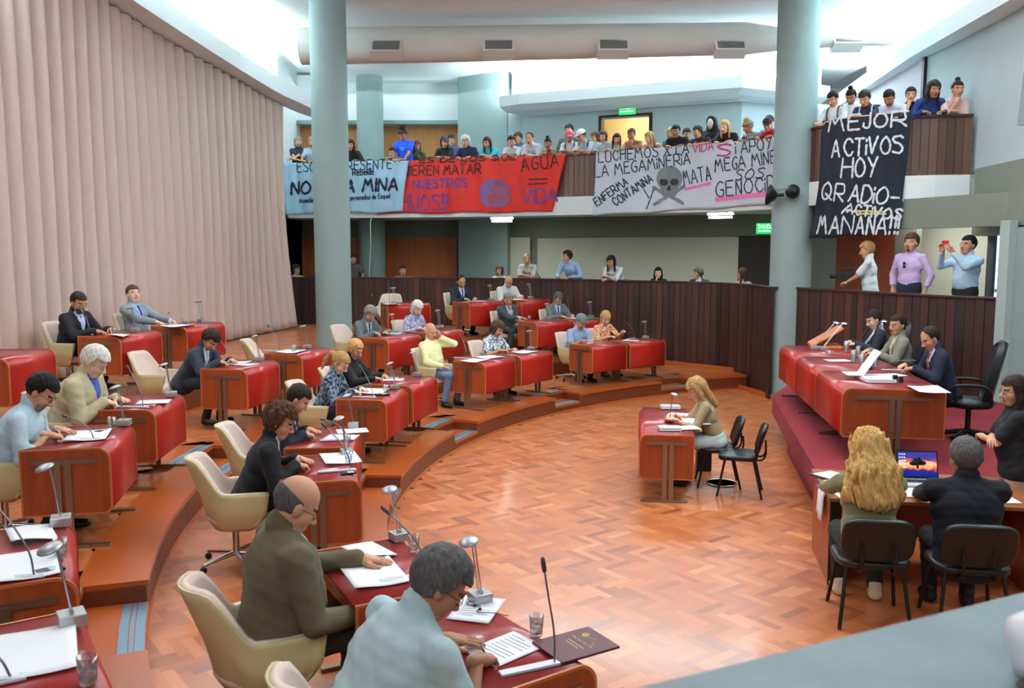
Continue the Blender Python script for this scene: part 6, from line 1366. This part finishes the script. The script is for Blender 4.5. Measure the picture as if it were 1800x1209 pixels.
# ------------------------------------------------------------------ stenographer's desk on the floor
FDc = np.array([1.83, 10.42])
FDK = make_desk(1.72, .6); tag(FDK, 'red-topped wooden desk standing alone on the parquet', 'desk'); FDK.location = (FDc[0], FDc[1], 0.004); FDK.rotation_euler = (0, 0, rzD)
p = at(1300, 795, 0)
def floor_pt(a, b_): q = FDc+dv_*a+fD*b_; return q[0], q[1]
fx, fy_ = floor_pt(.12, -.62)
hc = person((0, 0, 0), 0, '', sex='f', lean=20, head=(10, 32), dry=True); h0 = at(1252, 686, hc[2]); m = np.array(Matrix.Rotation(rzD, 3, 'Z') @ Vector(hc)); q = h0[:2]-m[:2]; DEBUG.append(('steno', q, (fx, fy_)))
dq = q-FDc; al, bk = dq@dv_, max(.5, min(.6, -(dq@fD))); q = FDc+dv_*al-fD*bk
o, *_ = person((q[0], q[1], .004), rzD, 'long-haired person in a khaki blouse writing at the desk on the parquet', sex='f', lean=20, head=(10, 32), hair=('longwavy', 'fair'), top=('rolled', (150, 132, 102)), legs=(186, 204, 206), lod=0, rh=(.05, min(.14+bk, .52)-.02, .815), lh=(-.17, min(.12+bk, .5)-.02, .80), rpose='pen', lpose='flat', ldir=(.6, .8, 0), rdir=(-.4, .9, -.25))
steno = o
place(VISIT, (q[0]+.03*dv_[1], q[1], .004), rzD, 'black leatherette chair under the person in the khaki blouse', 'black visitor chairs', 'chair')
p = at(1300, 872, 0); place(VISIT, (p[0]+.02, p[1]+.1, .004), rzD+R(-8), 'empty black leatherette chair nearest the camera on the parquet', 'black visitor chairs', 'chair')
LAMPF = make_lamp(2.2, 12, 4, .27); tag(LAMPF, 'lit silver lamp on the lone parquet desk', 'desk lamp', 'lit desk lamps'); fz = .764
p = at(1178, 740, fz); LAMPF.location = p; LAMPF.rotation_euler = (0, 0, rzD)
for px, py, kind, da, lab in ((1222, 741, 2, 6, 'wide sheet under the hands of the person in khaki'), (1205, 752, 0, 20, 'loose sheet at the near side of the lone parquet desk'), (1196, 729, 0, -15, 'sheet beside the purple pen on the lone parquet desk')):
    p = at(px, py, fz); place(SH[kind], (p[0], p[1], fz), rzD+R(da), lab, 'papers on the desks', 'paper')
for px, py, lab in ((1178, 717, 'white book at the far end of the lone parquet desk'), (1177, 755, 'white book at the near end of the lone parquet desk')):
    p = at(px, py, fz); r = empty('white_book', (p[0], p[1], fz), rzD+R(6), lab, 'book', 'white books'); bx((0, 0, .016), (.17, .24, .03)).build('pages', M_paper, r); bx((0, 0, .0325), (.175, .245, .003)).build('cover', M_grey, r)
r = empty('purple_pen', in_front(steno, (-.02, .27+bk, .80)), rzD, 'purple pen in the hand of the person in khaki', 'pen'); b = MB(); b.tube([(0, 0, 0), (.02, -.02, .13)], .006, 8); b.build('barrel', mat('purple', (110, 60, 170), .4), r)
b = MB(); b.lathe([(.17, .0), (.18, .008), (.17, .016), (.16, .008), (.17, 0)], (0, 0, 0), 32); p = at(1268, 850, 0); o = b.build('chrome_ring', M_chrome); o.location = (p[0], p[1], .004); tag(o, 'chrome foot ring lying under the empty black chair', 'ring')
p = at(1236, 822, 0); r = empty('black_bag', (p[0], p[1], .003), rzD, 'black bag standing on the parquet beside the lone desk', 'bag'); b = MB(); b.prism([(-.2, -.09), (.2, -.09), (.2, .09), (-.2, .09)], 0, .26); b.build('bag_body', M_black, r, bevel=.02); b = MB(); b.tube(cr_smooth([(-.1, 0, .25), (-.08, 0, .36), (.08, 0, .36), (.1, 0, .25)], 5), .008, 8); b.build('handle', M_black, r)
# ------------------------------------------------------------------ clerks' table near the dais
tl, tf, tr = np.array([2.62, 7.10]), np.array([2.84, 8.08]), np.array([4.22, 6.80])
ex = nrm(tr-tl); rzT = math.atan2(ex[1], ex[0]); ey = np.array([-ex[1], ex[0]]); Lx = np.linalg.norm(tr-tl); Ly = 1.0; tc = tl+ex*Lx/2+ey*Ly/2
r = empty('clerks_table', (tc[0], tc[1], .003), rzT, 'dark wooden table of the two clerks in front of the dais', 'table')
bx((0, 0, .735), (Lx, Ly, .03)).build('tabletop', mat('table_wood', (150, 84, 48), .35, var=.15, vscale=10, stretch=(.1, 1, 1)), r, bevel=.003)
for s_ in (-1, 1): bx((s_*(Lx/2-.04), 0, .36), (.04, Ly-.1, .72)).build('side_panel', M_end, r)
bx((0, .35, .45), (Lx-.1, .03, .5)).build('modesty_panel', M_end, r)
for s_ in (-1, 1): bx((s_*(Lx/2-.04), -.46, .36), (.05, .03, .72)).build('leg_post', M_black, r)
def tab_pt(px, py, dz=0): p_ = at(px, py, .756+dz); return (p_[0], p_[1], .757+dz)
def clerk(px, label, chair_lab, off, **kw):
    hc = person((0, 0, 0), 0, '', dry=True, **kw); m = np.array(Matrix.Rotation(rzT, 3, 'Z') @ Vector(hc)); h0 = at(px[0], px[1], hc[2]); q = h0[:2]-m[:2]; d = q-tc; a_ = d@ex; bk_ = max(.5+.2, min(.5+.58, -(d@ey))); q = tc+ex*a_-ey*bk_
    DEBUG.append((label[:30], a_, bk_, -(d@ey))); y0 = bk_-.5
    for k_ in ('rh', 'lh'):
        if isinstance(kw.get(k_), tuple): kw[k_] = (kw[k_][0], y0+kw[k_][1], kw[k_][2])
    o, *_ = person((q[0], q[1], .004), rzT, label, group='clerks at the table', **kw); place(VISIT, (q[0]-ey[0]*.02, q[1]-ey[1]*.02, .004), rzT, chair_lab, 'black visitor chairs', 'chair').scale = (1.16, 1.1, 1.04); return o
clerk((1543, 812), 'person with long curly blonde hair in an olive blouse seen from behind', 'black chair under the curly blonde person at the clerks table', .3, sex='f', lean=12, head=(10, 14), hair=('longcurl', 'blonde'), top=('shirt', (122, 128, 96)), legs=(40, 42, 46), lod=0, lh=(-.24, .16, .80), rh=(.12, .1, .80), lpose='flat', shoes=(210, 200, 170), scale=1.12, bulk=1.1)
clerk((1704, 812), 'dark-suited person with thinning hair seen from behind beside the laptop', 'black chair under the dark-suited person at the clerks table', .3, lean=10, head=(14, 8), hair=('full', 'salt'), top=('jacket', (20, 24, 36)), legs=(24, 26, 34), lod=0, skin='d', rh=(.18, .12, .80), lh=(-.18, .12, .80), scale=1.08, bulk=1.15)
p = tab_pt(1622, 852); r = empty('laptop', p, rzT+R(4), 'open black laptop showing a red sunset tree picture', 'laptop')
bx((0, 0, .012), (.35, .24, .022)).build('laptop_base', M_grey, r, bevel=.003); kb = MB()
for i in range(12):
    for j in range(4): kb.box((-.14+.0255*i, .07-.027*j, .0245), (.021, .021, .003))
kb.build('keyboard', M_black, r); Mx = Matrix.Rotation(R(-18), 3, 'X'); hinge = Vector((0, .12, .02))
b = MB(); b.box(hinge+Mx @ Vector((0, .006, .125)), (.35, .012, .25), M=Mx); lid = b.build('lid', M_black, r)
def screen_mat():
    m = bpy.data.materials.new('sunset_screen'); m.use_nodes = True; nt = m.node_tree; N = nt.nodes; L = nt.links; N.clear(); o = N.new('ShaderNodeOutputMaterial'); e = N.new('ShaderNodeEmission'); e.inputs[1].default_value = 1.1
    tc_ = N.new('ShaderNodeTexCoord'); sp = N.new('ShaderNodeSeparateXYZ'); L.new(tc_.outputs['Generated'], sp.inputs[0]); nz = N.new('ShaderNodeTexNoise'); nz.inputs['Scale'].default_value = 7; nz.inputs['Detail'].default_value = 6; L.new(tc_.outputs['Generated'], nz.inputs['Vector'])
    ad = N.new('ShaderNodeMath'); ad.operation = 'MULTIPLY_ADD'; ad.inputs[1].default_value = .5; L.new(nz.outputs['Fac'], ad.inputs[0]); L.new(sp.outputs['Z'], ad.inputs[2])
    cr = N.new('ShaderNodeValToRGB'); L.new(ad.outputs[0], cr.inputs[0]); el = cr.color_ramp.elements
    el[0].position = .25; el[0].color = (.005, .02, .25, 1); el[1].position = 1.25; el[1].color = (.02, .04, .3, 1)
    for ps, c_ in ((.48, (.02, .03, .25)), (.56, (.6, .05, .08)), (.66, (1, .35, .08)), (.78, (1, .62, .3)), (.9, (.7, .1, .1)), (1.0, (.06, .05, .3))): k_ = el.new(ps); k_.color = (*c_, 1)
    L.new(cr.outputs[0], e.inputs[0]); L.new(e.outputs[0], o.inputs[0]); return m
b = MB(); b.box(hinge+Mx @ Vector((0, -.001, .128)), (.325, .003, .215), M=Mx); scr = b.build('screen', screen_mat(), lid)
b = MB()
for cx_, cz_, rx_, rz_ in ((0, .15, .05, .03), (-.03, .135, .04, .02), (.035, .14, .04, .02), (0, .175, .03, .02), (0, .115, .01, .03)): b.lathe([(0, -.0005), (1, -.0005), (1, .0005), (0, .0005)], hinge+Mx @ Vector((cx_, -.004, cz_)), 14, 0, rx_, rz_, Mx @ Matrix.Rotation(R(90), 3, 'X'))
b.build('tree_picture', mat('screen_tree', (14, 14, 40), .4), scr)
b = MB()
for i in range(3):
    for j in range(5): b.box(hinge+Mx @ Vector((-.148+.02*i, -.0035, .215-.028*j)), (.011, .001, .012), M=Mx)
b.build('icons', mat('screen_icons', (190, 220, 255), .4, emit=.8), scr)
p = tab_pt(1468, 840); r = empty('open_ring_folder', p, rzT+R(38), 'open dark green folder with white sheets at the left end of the clerks table', 'folder'); bx((0, 0, .006), (.26, .36, .012)).build('folder_cover', mat('dark_green_card', (20, 46, 42), .5), r); bx((.005, -.005, .014), (.23, .33, .006)).build('sheets', M_paper, r)
p = tab_pt(1458, 860); r = empty('blue_folder', p, rzT+R(36), 'bright blue plastic folder edge under the hand of the curly blonde person', 'folder'); bx((0, 0, .005), (.03, .3, .008)).build('folder_cover', mat('blue_plastic', (40, 60, 190), .35), r)
V = []; n = 8
for j in range(n+1):
    t = j/n; dx = -.05-.16*min(1, t*1.6) if t < .62 else -.21-.02*(t-.62); zz = .765-.0 if t < .45 else .765-.28*((t-.45)/.55)**1.1
    for i in range(5): V.append((dx+.012*math.sin(i*1.5+t*3)*(t > .5), -.16+.3*i/4-.04*t, zz))
F = [(j*5+i, j*5+i+1, (j+1)*5+i+1, (j+1)*5+i) for j in range(n) for i in range(4)]
o = link('draped_sheet', mesh_np('draped_sheet', V, F), M_paper); so = o.modifiers.new('solid', 'SOLIDIFY'); so.thickness = .003
e_ = tl+ey*.42+ex*.19; o.location = (e_[0], e_[1], .003); o.rotation_euler = (0, 0, rzT); tag(o, 'thin white sheet drooping over the left end of the clerks table', 'paper')
for px, py, kind, da, lab in ((1488, 868, 0, 10, 'white sheet under the hand of the curly blonde person'), (1600, 866, 0, 0, 'white sheet left of the laptop'), (1758, 876, 0, 8, 'white sheet at the right end of the clerks table')):
    p = tab_pt(px, py); place(SH[kind], p, rzT+R(da), lab, 'papers on the clerks table', 'paper')
# standing person at the right edge
p = at(1788, 1000, 0); hcs = person((0, 0, 0), 0, '', pose='stand', sex='f', lean=2, head=(16, 6), dry=True, scale=.94)
o, *_ = person((4.46, 7.66, .004), R(70), 'dark-haired person in a black polo and khaki trousers standing with folded arms', pose='stand', sex='f', lean=2, head=(16, 6), hair=('long', 'dark'), top=('polo', (22, 24, 32)), legs=(196, 172, 160), lod=0, glasses=True, rh=(-.12, .22, 1.12), lh=(.12, .25, 1.10), rdir=(-1, .1, .1), ldir=(1, .1, .1), rpole=(.9, .1, -.6), lpole=(-.9, .1, -.6), scale=.99, bulk=1.1)
DEBUG.append(('stander', px_of(np.array(o.location)+np.array(Matrix.Rotation(R(70), 3, 'Z') @ Vector(_[2])))))
# ------------------------------------------------------------------ the camera's own gallery parapet in the foreground
zp = 2.25; a0 = at(1040, 1221.5, zp)[:2]; a1 = at(1860, 1020.5, zp)[:2]; dp = nrm(a1-a0); npar = np.array([dp[1], -dp[0]]); a0 = a0-dp*1.2; a1 = a1+dp*2.0
b = MB(); b.prism([tuple(a0), tuple(a1), tuple(a1+npar*.42), tuple(a0+npar*.42)], zp-.12, zp); o = b.build('wall_parapet_top', M_ledge, bevel=.012); struct(o)
b = MB(); b.prism([tuple(a0+npar*.06), tuple(a1+npar*.06), tuple(a1+npar*.36), tuple(a0+npar*.36)], 0, zp-.1); struct(b.build('wall_parapet', M_wallgrey))
p = at(1822, 1150, zp+.03); r = empty('white_cup', (p[0], p[1], zp+.001), 0, 'blurred white rounded cup on the grey parapet at the right edge', 'cup'); b = MB(); b.lathe([(0, .0), (.024, 0), (.032, .02), (.038, .05), (.036, .068), (.02, .08), (0, .083)], n=24); b.build('cup_body', mat('white_plastic', (226, 226, 234), .4), r); b = MB(); b.lathe([(.0, -.0), (.03, .0), (.034, .006), (0, .008)], (-.015, -.05, 0), 20); b.build('dark_saucer', mat('brown_dark', (52, 34, 30), .6), r)
